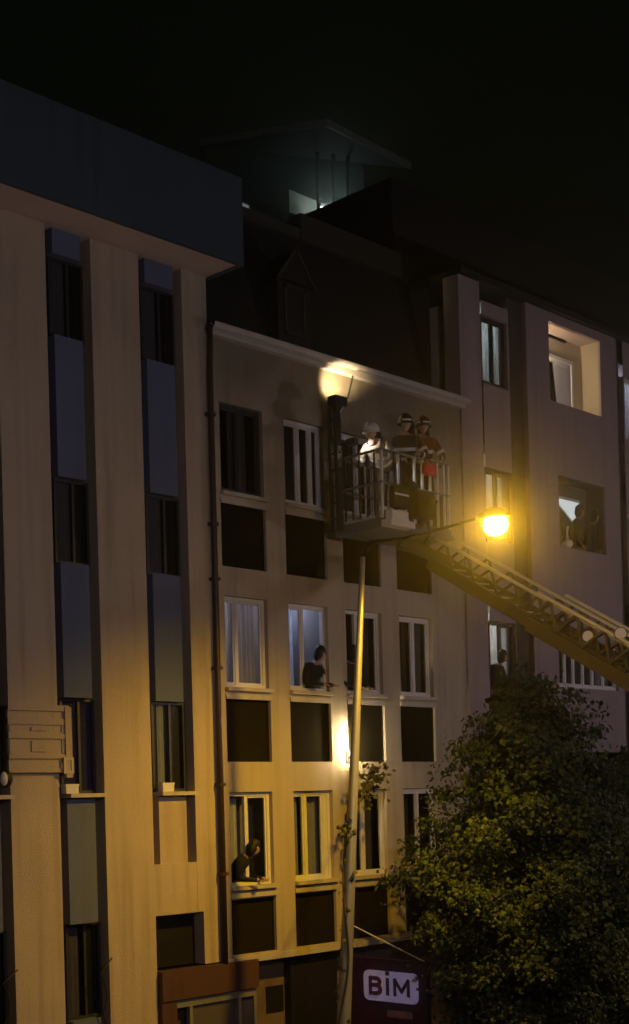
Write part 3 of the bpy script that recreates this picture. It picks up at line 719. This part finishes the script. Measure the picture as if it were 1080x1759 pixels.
# ------------------------------------------------------------------ sill boxes, cables, lantern on the left building
def sbox(u, label):
    p = fp(u,1366,-.05)
    o = thing('planter_box', label, 'planter', (p.x,-.03,6.14))
    z = 6.139
    MB().box(p.x-.10,p.x+.10,-.085,.03,z,z+.10).box(p.x-.11,p.x+.11,-.088,.033,z+.10,z+.125).build('tub', MT['box'], o)
    MB().box(p.x-.09,p.x+.09,-.075,.02,z+.1251,z+.13).build('soil', MT['bark'], o)
sbox(122,'small white planter on the sill of the blue curtained window'); sbox(287,'small cream planter on the sill left of the drain pipe')
def cable(pts, label):
    o = MB().tube(pts, .010, 6).build('cable', MT['cable'], None, True); return tag(o, label, 'cable')
def lp(pl, y): return [tuple(fp(u, v, y)) for u, v in pl]
cable([(-2.62,-.012,3.9)]+lp([(172,1672),(180,1690),(184,1708),(182,1726),(176,1740)],-.03)+[(-2.62,-.012,2.6)], 'black cable looping out over the second pilaster from the left')
cable([(-4.13,-.012,3.9)]+lp([(4,1690),(12,1705),(18,1725),(16,1745),(8,1757)],-.03)+[(-4.13,-.012,2.3)], 'black cable looping at the leftmost pilaster')
p = fp(8,1338,-.22)
o = thing('wall_lantern', 'round black unlit lantern beside the moulded band at the left edge', 'lantern', (p.x,-.1,p.z))
MB().ball(tuple(p), (.10,.10,.12), 12, 8).build('globe', MT['black'], o, True)
MB().bar((p.x,p.y,p.z-.02),(p.x,-.10,p.z-.02),.025,8).build('bracket', MT['dmetal'], o)
MB().ball((p.x-.06,p.y-.07,p.z), (.05,.05,.09), 10, 6).build('glass', MT['box'], o, True)
# vase on the middle balcony ledge
p = fp(974,938,.06)
o = MB().lathe((p.x,.06,10.725), [(.05,0),(.10,.03),(.12,.09),(.10,.14),(.04,.17),(.03,.24),(.03,.36),(.05,.40),(.045,.42)], 14).build('vase', MT['vase'], None, True)
tag(o, 'white long necked vase on the ledge of the dark balcony', 'vase')

# ------------------------------------------------------------------ vine on the pole
VI = thing('climbing_vine', 'leafy vine climbing the leaning lamp pole', 'vine', tuple(PB))
def polept(z): 
    t = (z-PB.z)/(PT.z-PB.z); return PB.lerp(PT, t), .125+(.036-.125)*t
st = []
for k in range(60):
    z = .2+k*.1; c, r = polept(z); w = 2.6+.9*math.sin(z*2.1)
    st.append((c.x+(r+.012)*math.cos(w+math.radians(40)), c.y+(r+.012)*math.sin(w+math.radians(40)), z))
MB().tube(st, .016, 6).build('stem', MT['bark'], VI, True)
def leafmesh(pts, size, out=None):
    b = MB()
    for (p, n_, s_) in pts:
        n_ = Vector(n_).normalized(); t = n_.cross(Vector((random.gauss(0,1),random.gauss(0,1),random.gauss(0,1)))).normalized(); w = n_.cross(t)
        L, Wd = s_*size, s_*size*.42; p = Vector(p); dn = n_*(L*.12)
        i = len(b.v); b.v += [tuple(p-t*L*.5), tuple(p+w*Wd-dn*.2), tuple(p+t*L*.5-dn), tuple(p-w*Wd-dn*.2), tuple(p+dn)]
        b.f += [(i,i+1,i+4),(i+1,i+2,i+4),(i+2,i+3,i+4),(i+3,i,i+4)]; b.m += [0]*4
    return b
pts = []
R = random.Random(3)
for k in range(90):
    z = R.uniform(.6,6.0); c, r = polept(z); w = R.gauss(2.9,.8); q = r+abs(R.gauss(.02,.03))
    if z > 4.2 and R.random() < .6: continue
    pts.append(((c.x+q*math.cos(w),c.y+q*math.sin(w),z),(math.cos(w),math.sin(w),R.uniform(-.2,.8)),R.uniform(.6,1.2)))
for (u, v, y, n_, sp) in ((590,1422,-2.3,26,.07),(640,1335,-.75,120,.13),(628,1372,-1.0,26,.08)):
    c = fp(u,v,y)
    for k in range(n_): pts.append(((c.x+R.gauss(0,sp*.8),c.y+R.gauss(0,sp),c.z+R.gauss(0,sp)),(R.gauss(-.5,.6),R.gauss(-.5,.6),R.gauss(.3,.6)),R.uniform(.7,1.3)))
lv = leafmesh(pts, .085).build('leaves', MT['vine'], VI); lv['kind'] = 'stuff'
c, r = polept(5.55); t_ = fp(640,1340,-.75); 
MB().tube([c, c.lerp(t_,.4)+Vector((0,0,.12)), c.lerp(t_,.75)+Vector((0,0,.1)), t_], [.014,.012,.010,.006], 6).build('shoot', MT['bark'], VI, True)

# ------------------------------------------------------------------ street tree
def street_tree(label, TC, TOPZ, rmax, nbr, seed, fall=.55):
    TR = thing('street_tree', label, 'tree', (TC.x,TC.y,.1), 'street trees')
    R = random.Random(seed); H = TOPZ-2.2
    def crown_r(z):
        t = (TOPZ-z)/H
        if t < 0: return 0
        if t < .58: return .15+rmax*(t/.58)**.78
        return (rmax+.15)*(1-fall*(t-.58)/.42)
    tk = MB().tube([TC+Vector((.03*math.sin(k),.03*math.cos(k*1.3),.1+k*(TOPZ-.8)/11)) for k in range(12)], [.16*(1-k/13)+.02 for k in range(12)], 10).build('trunk', MT['bark'], TR, True)
    br = MB(); lf = []
    for k in range(nbr):
        z = 2.0+(TOPZ-2.15)*(k+R.random())/nbr; w = k*2.399+R.gauss(0,.3); rad = crown_r(z)*R.uniform(.60,1.14)
        if rad < .05: continue
        a = TC+Vector((0,0,max(1.7,z-.25*rad-.1))); e = TC+Vector((rad*math.cos(w),rad*math.sin(w),z+R.uniform(-.15,.2)))
        m1 = a.lerp(e,.5)+Vector((R.gauss(0,.06),R.gauss(0,.06),.07))
        br.tube([a,m1,e], [.035,.022,.006], 5)
        nc = 3+int(rad*3.6)
        for j in range(nc):
            t = .35+.65*(j+R.random())/nc
            c = (m1.lerp(e,(t-.5)*2) if t > .5 else a.lerp(m1,t*2))+Vector((R.gauss(0,.13),R.gauss(0,.13),R.gauss(0,.10)))
            sp = R.uniform(.09,.20)
            out = Vector((math.cos(w),math.sin(w),.55))
            for q in range(int(R.uniform(24,70))):
                gs = lambda v: max(-1.7,min(1.7,R.gauss(0,1)))*v
                p = c+Vector((gs(sp),gs(sp),gs(sp*.65)))
                lf.append((p, out*.7+Vector((R.gauss(0,.5),R.gauss(0,.5),R.gauss(0,.5))), R.uniform(.45,1.2)*R.choice((.8,1,1.25))))
    br.build('limbs', MT['bark'], tk)
    c = leafmesh(lf, .095).build('crown', MT['leaf'], TR); c['kind'] = 'stuff'
street_tree('dense dark conical street tree hiding the right end of the lower facade', Vector((3.3,-2.75,0)), 7.75, 2.05, 190, 11)
street_tree('lower broad street tree behind the conical one at the right edge', Vector((6.9,-2.6,0)), 6.7, 2.0, 130, 23, .2)

# ------------------------------------------------------------------ aerial ladder and rescue basket
BX0, BX1, BY0, BY1 = 1.56, 3.22, -1.45, -.55
BZ = 10.18
AL = thing('aerial_ladder', 'fire service aerial ladder reaching up to the top windows with a rescue basket', 'ladder', (0,-11,0))
bk = MB().box(BX0,BX1,BY0,BY1,BZ-.10,BZ).box(BX0-.03,BX1+.03,BY0-.03,BY1+.03,BZ-.16,BZ-.101).build('basket', MT['basket'], AL)
for x in (BX0+.03,BX0+.42,BX0+.80,BX0+.99,BX0+1.18,BX0+1.36,BX0+1.52,BX1-.03):
    MB().box(x-.017,x+.017,BY0,BY0+.034,BZ,BZ+1.02).build('rail_post', MT['rail'], bk)
for x in (BX0+.03,BX0+.65,BX0+1.3,BX1-.03):
    MB().box(x-.02,x+.02,BY1-.04,BY1,BZ,BZ+1.02).build('rail_post', MT['rail'], bk)
for z in (BZ+.54,BZ+1.03):
    MB().bar((BX0,BY0+.02,z),(BX1,BY0+.02,z),.022,8).bar((BX0,BY1-.02,z),(BX1,BY1-.02,z),.022,8).bar((BX0+.02,BY0,z),(BX0+.02,BY1,z),.022,8).bar((BX1-.02,BY0,z),(BX1-.02,BY1,z),.022,8).build('hand_rail', MT['basket'], bk)
MB().box(BX0+1.02,BX1-.05,BY0+.045,BY0+.06,BZ+.02,BZ+.50).build('kick_panel', MT['dmetal'], bk)
gp = MB()
for k in range(5): gp.box(BX0+.012,BX0+.028,BY0+.14+.15*k,BY0+.165+.15*k,BZ+.05,BZ+1.0)
gp.build('gate_bars', MT['dmetal'], bk)
MB().box(BX0+.05,BX0+.42,BY0-.16,BY0-.02,BZ-.05,BZ+.10).box(BX0-.05,BX0+.5,BY0-.22,BY0-.02,BZ-.15,BZ-.051).build('front_step', MT['rail'], bk)
MB().box(BX0+.55,BX0+.95,BY0-.25,BY0-.03,BZ+.05,BZ+.45).bar((BX0+.6,BY0-.2,BZ-.1),(BX0+.95,BY0-.2,BZ+.2),.05,8).bar((BX0+.75,BY0-.26,BZ+.1),(BX0+.75,BY0-.4,BZ+.3),.05,10,.07).build('water_monitor', MT['black'], bk)
# mast with floodlight
mx_, my_ = BX0-.09, BY1-.12
ms = MB().beam((mx_,my_,BZ-.1),(mx_-.02,my_,12.12),.07,.10)
for k in range(8): ms.beam((mx_,my_-.06,BZ+.1+.25*k),(mx_,my_+.14,BZ+.1+.25*k),.03,.03)
ms.beam((mx_,my_+.16,BZ-.1),(mx_,my_+.16,12.0),.05,.05)
ms.build('mast', MT['dmetal'], bk)
fl = Vector((mx_+.12,my_+.10,12.12))
MB().box(fl.x-.13,fl.x+.13,fl.y-.09,fl.y+.09,fl.z-.08,fl.z+.06).bar((mx_,my_,12.08),(fl.x,fl.y,12.1),.02,6).build('floodlight', MT['dmetal'], bk)
tgt = fp(578,650,0)
ld = bpy.data.lights.new('flood_light', 'SPOT'); ld.energy = P_FLOOD; ld.color = (1,.74,.40); ld.spot_size = math.radians(52); ld.spot_blend = 1.0; ld.shadow_soft_size = .06
lo = bpy.data.objects.new('flood_light', ld); COL.objects.link(lo); lo.location = fl+Vector((.03,.10,.10)); lo.rotation_euler = (tgt-lo.location).to_track_quat('-Z','Y').to_euler(); attach(lo, bk)
MB().box(fl.x-.10,fl.x+.10,fl.y-.06,fl.y+.06,fl.z+.0605,fl.z+.066).build('flood_glass', emitter('flood_glow', (1,.8,.5), 6), bk)
c0, c1 = fp(606,646,-.25), Vector((mx_+.06,my_,11.9))
MB().tube([c0, c0.lerp(c1,.5)+Vector((.03,0,-.05)), c1], .014, 6).build('hose', MT['rail'], bk, True)
# cool white lamp added on the mast to light the crew from the left
wkp = Vector((mx_+.04, BY1-.38, BZ+1.22))
MB().box(wkp.x-.05,wkp.x+.05,wkp.y-.08,wkp.y+.08,wkp.z-.05,wkp.z+.05).bar((wkp.x,wkp.y,wkp.z),(mx_,my_,wkp.z),.015,6).build('added_crew_lamp', MT['dmetal'], bk)
MB().box(wkp.x+.0505,wkp.x+.055,wkp.y-.06,wkp.y+.06,wkp.z-.035,wkp.z+.035).build('added_crew_glass', emitter('added_crew_glow', (.95,.97,1), 4), bk)
ld = bpy.data.lights.new('added_crew_light', 'SPOT'); ld.energy = P_CREW; ld.color = (1,.96,.90); ld.spot_size = math.radians(95); ld.spot_blend = .8; ld.shadow_soft_size = .05
lo = bpy.data.objects.new('added_crew_light', ld); COL.objects.link(lo); lo.location = wkp+Vector((.09,-.02,0)); lo.rotation_euler = (Vector((BX0+1.1,BY0+.25,BZ+.75))-lo.location).to_track_quat('-Z','Y').to_euler(); attach(lo, bk)
# boom: telescopic ladder, each section with two lattice sides, rungs and bright hand rails
E0 = Vector((BX1-.1,(BY0+BY1)/2-.3,BZ-.42)); E1 = dp(1080,1142,19.0)
bd = (E1-E0).normalized()
L1 = (E1-E0).length
tz = 1.9; Lend = (tz-E0.z)/bd.z
E2 = E0+bd*Lend
sdv = bd.cross(UP).normalized(); upv = sdv.cross(bd).normalized()
MB().beam(Vector((BX1-.7,(BY0+BY1)/2,BZ-.2)), E0+bd*.3, .16,.16).beam(Vector((BX0+.9,(BY0+BY1)/2,BZ-.25)),Vector((BX1,(BY0+BY1)/2,BZ-.3)),.12,.12).build('basket_joint', MT['boom'], AL)
for (t0, t1, wd, ht, off) in ((0,4.6,.42,.30,0),(2.6,9.5,.56,.38,-.03),(6.8,Lend,.70,.46,-.06)):
    sec = MB(); A, B = E0+bd*t0+upv*off, E0+bd*t1+upv*off
    for s_ in (-1,1):
        sec.beam(A+sdv*(s_*wd/2)-upv*.10, B+sdv*(s_*wd/2)-upv*.10, .06, .19)
        n = int((t1-t0)/.55)
        for k in range(n):
            p = A.lerp(B,k/n)+sdv*(s_*wd/2); q = A.lerp(B,(k+.5)/n)+sdv*(s_*wd/2)+upv*ht; r_ = A.lerp(B,(k+1)/n)+sdv*(s_*wd/2)
            sec.beam(p,q,.026,.036); sec.beam(q,r_,.026,.036)
    so = sec.build('ladder_section', MT['boom'], AL)
    rl = MB()
    for s_ in (-1,1): rl.beam(A+sdv*(s_*wd/2)+upv*ht, B+sdv*(s_*wd/2)+upv*ht, .04, .04)
    rl.build('hand_rail', MT['rail'], so)
    rg = MB(); n = int((t1-t0)/.30)
    for k in range(n): p = A.lerp(B,(k+.5)/n)-upv*.05; rg.bar(p-sdv*wd/2,p+sdv*wd/2,.016,6)
    rg.build('rungs', MT['metal'], so)
for (u, v) in ((1010,1093),(1066,1088)):
    t = E0+bd*((u-790)/(1080-790)*L1*.98)
    c = dp(u,v,(t-CAM).dot(FW)-.45); n = (CAM-c).normalized()
    lm = MB().bar(c+n*.05,c-n*.08,.09,14,.07).build('round_lamp', MT['dmetal'], AL)
    MB().bar(c+n*.055,c+n*.051,.075,14).build('reflector', MT['reflect'], lm)
tb = MB().lathe((E2.x,E2.y,-.02),[(1.0,0),(1.0,.9),(.75,1.0),(.7,1.5)],20); tb.beam(E2-Vector((0,0,.5)),E2+bd*.6,.9,.6); tb.build('turntable', MT['basket'], AL)

# ------------------------------------------------------------------ people
def rotx(p, a): return Vector((p[0], p[1]*math.cos(a)-p[2]*math.sin(a), p[1]*math.sin(a)+p[2]*math.cos(a)))
def person(label, loc, rz, lean=0, yaw=0, nod=0, handsL=(-.25,-.28,.95), handsR=(.25,-.28,.95), coat='coat', legs='trouser', top=None, stripes=False, hat=None, tank=False, group=None, sleeves=None, side=0.0):
    """figure facing local -Y; lean bends the trunk forward about the hips; hands are local points"""
    t = thing('person', label, 'person', loc, group)
    Hp = Vector((0,0,.93)); la = math.radians(lean)
    def T(x, y, z):  # trunk point
        p = rotx((x, y, z-.93), la); p = Vector((p.x+side*(z-.93), p.y, p.z)); return p+Hp
    waist, chest, neck = T(0,0,1.12), T(0,0,1.34), T(0,-.01,1.50)
    hb = T(0,-.02,1.56)
    la2 = math.radians(lean*.45+nod); hd = neck+(rotx((0,-.03,.17), la2))
    V, E, Rr, zone = [], [], [], []
    def add(p, r, par=None, z='coat'):
        V.append(Vector(p)); Rr.append(r); zone.append(z)
        if par is not None: E.append((par, len(V)-1))
        return len(V)-1
    pel = add(Hp,(.155,.12),None,'legs'); wa = add(waist,(.15,.11),pel); ch = add(chest,(.175,.125),wa); nk = add(neck,(.066,.066),ch,'coat'); he = add(hb,(.055,.055),nk,'skin')
    fing = []
    for s_, hand in ((-1,handsL),(1,handsR)):
        sh = T(s_*.185,0,1.42); h = Vector(hand); d = h-sh; L = min(d.length,.56); h = sh+d.normalized()*L
        mid = (sh+h)/2; bend = math.sqrt(max(0,.29**2-(L/2)**2)); pole = Vector((s_*.6,.35,-.7)); pole = (pole-d.normalized()*pole.dot(d.normalized())).normalized()
        el = mid+pole*bend
        a = add(sh,(.075,.075),ch); b = add(el,(.052,.052),a); w = add(h,(.033,.033),b)
        fd = (h-el).normalized(); pm = add(h+fd*.05,(.036,.022),w,'skin')
        fing.append((h+fd*.05, fd, s_))
    for s_ in (-1,1):
        hp = add(Hp+Vector((s_*.095,0,-.04)),(.098,.098),pel,'legs'); k = add((s_*.105,-.03,.50),(.066,.066),hp,'legs'); an = add((s_*.11,.02,.09),(.048,.048),k,'legs'); add((s_*.12,-.13,.04),(.042,.036),an,'boots')
    me = bpy.data.meshes.new('body'); me.from_pydata([tuple(v) for v in V],E,[]); o = bpy.data.objects.new('body',me); COL.objects.link(o)
    md = o.modifiers.new('Skin','SKIN'); md.use_smooth_shade = True
    for i, sv in enumerate(me.skin_vertices[0].data):
        sv.radius = Rr[i]; sv.use_root = (i == 0)
    ss = o.modifiers.new('Sub','SUBSURF'); ss.levels = 2; ss.render_levels = 2
    bpy.context.view_layer.update()
    ev = bpy.data.meshes.new_from_object(o.evaluated_get(bpy.context.evaluated_depsgraph_get()))
    bpy.data.objects.remove(o)
    mats = {'coat':0,'legs':1,'skin':2,'boots':3,'sleeve':4}
    b = MB(); b.v = [tuple(v.co) for v in ev.vertices]
    segs = [(V[i],V[j],zone[j]) for i,j in E]
    for p in ev.polygons:
        c = p.center; best = None
        for a_, b_2, z in segs:
            ab = b_2-a_; tt = max(0,min(1,(c-a_).dot(ab)/ab.length_squared)); dd = (c-(a_+ab*tt)).length
            if best is None or dd < best[0]: best = (dd, z)
        b.f.append(tuple(p.vertices)); b.m.append(mats[best[1]])
    # fingers
    for (p, fd, s_) in fing:
        sdn = fd.cross(Vector((0,0,1))); sdn = sdn.normalized() if sdn.length > .1 else Vector((1,0,0)); nn = sdn.cross(fd)
        for k, (o_, L) in enumerate(((-.028,.060),(-.009,.072),(.010,.068),(.028,.052))):
            q = p+sdn*o_; b.tube([q, q+fd*L*.5-nn*.006, q+fd*L*.85-nn*.028], [.0095,.009,.007], 6, 2)
        q = p+sdn*(-.03*s_)-fd*.02; b.tube([q, q+sdn*(-.03*s_)+fd*.02, q+sdn*(-.035*s_)+fd*.05-nn*.01], [.012,.011,.008], 6, 2)
    # head with face
    i0 = len(b.v); b.ball((0,0,0),(.076,.094,.118),16,12,2)
    for k in range(i0,len(b.v)):
        x, y, z = b.v[k]
        if z < -.03: x *= 1-(-.03-z)*2.6; y = y*(1-(-.03-z)*1.2)-.008
        if y < -.06 and abs(z-.012) < .022: y += .010
        b.v[k] = (x,y,z)
    b.ball((0,-.098,-.018),(.013,.02,.024),8,6,2)
    for s_ in (-1,1):
        b.ball((s_*.03,-.082,.014),(.012,.008,.008),8,5,3); b.ball((s_*.078,.005,-.005),(.012,.02,.03),8,5,2); b.ball((s_*.03,-.086,.034),(.019,.008,.006),8,4,3)
    b.ball((0,-.086,-.060),(.024,.008,.006),8,4,3)
    Mh = Matrix.Translation(hd) @ Euler((la2*.6,0,math.radians(yaw))).to_matrix().to_4x4()
    b.xform(Mh, i0)
    Mw = Matrix.Translation(Vector(loc)) @ Matrix.Rotation(math.radians(rz),4,'Z')
    b.xform(Mw)
    b.build('body',[MT[coat],MT[legs],MT['skin'],MT['hair'],MT[coat]],t,True)
    # head wear
    if hat:
        h = MB(); h.ball((0,.010,.022),(.122,.150,.142),20,9,z0=-.10)
        h.lathe((0,.008,.010),[(.118,-.012),(.140,-.026),(.142,-.018),(.120,.008)],20)
        for k in range(len(h.v)-80, len(h.v)): x, y, z = h.v[k]; h.v[k] = (x*.95, .008+(y-.008)*1.16-.006, z)
        for k in range(9):
            w = math.radians(-60+k*15)
            h.box(-.008,.008,.010+.146*math.sin(w)-.020,.010+.146*math.sin(w)+.020,.022+.136*math.cos(w)-.012,.022+.140*math.cos(w)+.008)
        h.xform(Mw@Mh); ho = h.build('helmet', MT[hat], t, True)
        q = MB()
        for k in range(20):
            w0, w1 = 2*math.pi*k/20, 2*math.pi*(k+1)/20; f0 = lambda w, z, g_: (.1235*g_*math.cos(w), .010+.1515*g_*math.sin(w), z)
            if k % 5 == 4: continue
            q.quad([f0(w0,.030,1),f0(w1,.030,1),f0(w1,.055,.985),f0(w0,.055,.985)])
        q.xform(Mw@Mh); q.build('reflective_band', MT['reflect'], ho)
        nf = curtain(-.10,.10,.115,-.17,.0,3,.010); nf.xform(Mw@Mh); nf.build('neck_flap', MT['coat'], ho)
    else:
        h = MB(); h.ball((0,.016,.026),(.086,.098,.108),16,8,z0=-.25); h.ball((0,.045,-.02),(.082,.07,.12),12,8); h.xform(Mw@Mh); h.build('hair', MT['hair'], t, True)
    if stripes:
        def band(a, b_2, tt, r, rx=None):
            a, b_2 = Vector(a), Vector(b_2); c = a.lerp(b_2,tt); d = (b_2-a).normalized()
            s2 = MB(); s2.bar(c-d*.028,c+d*.028,r,18,caps=False); 
            if rx:
                for k in range(len(s2.v)):
                    v = Vector(s2.v[k])-c; v.y *= rx; s2.v[k] = tuple(v+c)
            s2.xform(Mw); s2.build('reflective_stripe', MT['reflect'], t)
        band(waist,chest,.1,.172,.80); band(waist,chest,.75,.185,.80)
        for (i, j) in E:
            if zone[j] == 'coat' and zone[i] == 'coat' and Rr[j][0] < .06: band(V[i],V[j],.62,Rr[j][0]+.022)
            if zone[j] == 'legs' and abs(V[j].z-.09) < .01: band(V[i],V[j],.45,.074)
    if tank:
        k = MB(); a = T(0,.17,1.02); c = T(0,.17,1.45); k.bar(a,c,.075,12); k.ball(tuple(c),.075,12,6); k.ball(tuple(a),.075,12,6); k.xform(Mw); k.build('air_cylinder', MT['tank'], t, True)
    return t
BM = (BY0+BY1)/2
person('firefighter in tan coat and white helmet bending over the left end of the basket', (BX0+.74,BM+.02,BZ), -78, lean=58, nod=-14, yaw=-6, handsL=(-.2,-.62,.92), handsR=(.2,-.60,1.02), coat='coattan', legs='coat', stripes=True, hat='helmw', tank=True)
person('firefighter in dark coat standing upright behind the basket rail', (BX0+1.16,BM+.02,BZ), -48, lean=12, yaw=-25, handsL=(-.22,-.42,1.05), handsR=(.18,-.38,1.12), coat='coat', legs='coat', stripes=True, hat='helmd')
person('firefighter in red jacket at the right end of the basket', (BX0+1.46,BM-.06,BZ), -42, lean=15, yaw=-10, handsL=(-.22,-.40,1.05), handsR=(.18,-.36,1.10), coat='coatred', legs='coat', stripes=True, hat='helmd')
# clutter of the basket
hc = MB()
for k in range(5):
    r_ = .20-.028*k; hc.tube([(BX0+.62+r_*math.cos(2*math.pi*j/20), BY0-.06-.012*(k%2), BZ+.42+r_*math.sin(2*math.pi*j/20)) for j in range(21)], .017, 6)
hc.tube([(BX0+.80,BY0-.05,BZ+.34),(BX0+.95,BY0-.08,BZ+.15),(BX0+1.0,BY0-.09,BZ-.15),(BX0+.9,BY0-.06,BZ-.3)], .017, 6)
tag(hc.build('fire_hose', MT['cable'], None, True), 'coiled dark fire hose hanging on the front of the basket', 'hose')
tbg = thing('tool_bag', 'dark tool bag hanging low on the basket front beside the hose', 'bag', (BX0+.30,BY0-.09,BZ+.3))
bb = MB().box(BX0+.14,BX0+.46,BY0-.14,BY0-.03,BZ+.16,BZ+.48); bb.build('bag_body', MT['black'], tbg)
MB().box(BX0+.135,BX0+.465,BY0-.146,BY0-.1405,BZ+.34,BZ+.37).build('reflective_stripe', MT['reflect'], tbg)
MB().tube([(BX0+.2,BY0-.08,BZ+.48),(BX0+.22,BY0-.06,BZ+1.0),(BX0+.38,BY0-.06,BZ+1.0),(BX0+.4,BY0-.08,BZ+.48)],.012,6).build('strap', MT['cable'], tbg)
# red bag on the rail
p = Vector((BX0+1.06,BY0-.07,BZ+.86))
o = thing('equipment_bag', 'bright red bag hanging on the basket rail', 'bag', tuple(p))
b = MB(); b.ball((0,0,0),(1,1,1),20,12)
for k in range(len(b.v)):
    x, y, z = b.v[k]; q = lambda c: math.copysign(abs(c)**.45, c)
    b.v[k] = (p.x+q(x)*.13*(1-.18*z), p.y+q(y)*.055, p.z+q(z)*.10+.012*math.sin(x*9))
b.build('bag_body', MT['bagred'], o, True)
MB().tube([p+Vector((-.08,0,.07)),p+Vector((-.04,.03,.17)),p+Vector((.04,.03,.17)),p+Vector((.08,0,.07))],.01,6).build('strap', MT['cable'], o)
# residents at windows
person('person in dark top leaning out of the blue lit middle row window', (CX[1]+.15,.34,7.66-.96), 8, lean=30, nod=10, yaw=75, handsL=(-.12,-.52,1.06), handsR=(.18,-.50,1.06), coat='shirt')
person('person leaning far out of the bottom left window, looking down', (CX[0]-.20,.36,4.71-.96), 28, lean=34, nod=16, yaw=62, handsL=(-.16,-.52,1.05), handsR=(.14,-.52,1.05), coat='shirt')
person('person at the window just behind the leaning pole', (CX[2]-.26,.28,7.66-.96), 10, lean=18, yaw=70, handsL=(-.14,-.42,1.06), handsR=(.12,-.42,1.06), coat='shirt')
person('person looking out of the lit window just above the tree top', (6.55,.40,7.82-.92), 10, lean=24, yaw=70, nod=8, handsL=(-.16,-.48,1.05), handsR=(.16,-.48,1.05), coat='shirt')
person('person in dark clothes at the left of the dark balcony pair', (9.15,.22,10.72-.86), 40, lean=14, yaw=45, handsL=(-.16,-.22,.95), handsR=(.16,-.22,.95), coat='shirt')
person('person in brown top at the right of the dark balcony pair', (9.72,.22,10.72-.90), 45, lean=12, yaw=45, handsL=(-.16,-.22,.98), handsR=(.16,-.22,.98), coat='pipe' if False else 'trouser')

# ------------------------------------------------------------------ haze
hz = MB().box(-152,152,-152,152,-1.2,23)
hm = bpy.data.materials.new('haze_air'); hm.use_nodes = True; n = hm.node_tree.nodes; n.clear()
pv = n.new('ShaderNodeVolumePrincipled'); pv.inputs['Color'].default_value = (.92,.95,.93,1); pv.inputs['Density'].default_value = HAZE; pv.inputs['Anisotropy'].default_value = HAZE_G
ou = n.new('ShaderNodeOutputMaterial'); hm.node_tree.links.new(pv.outputs[0], ou.inputs['Volume'])
ho = hz.build('haze', hm); tag(ho, kind='stuff')
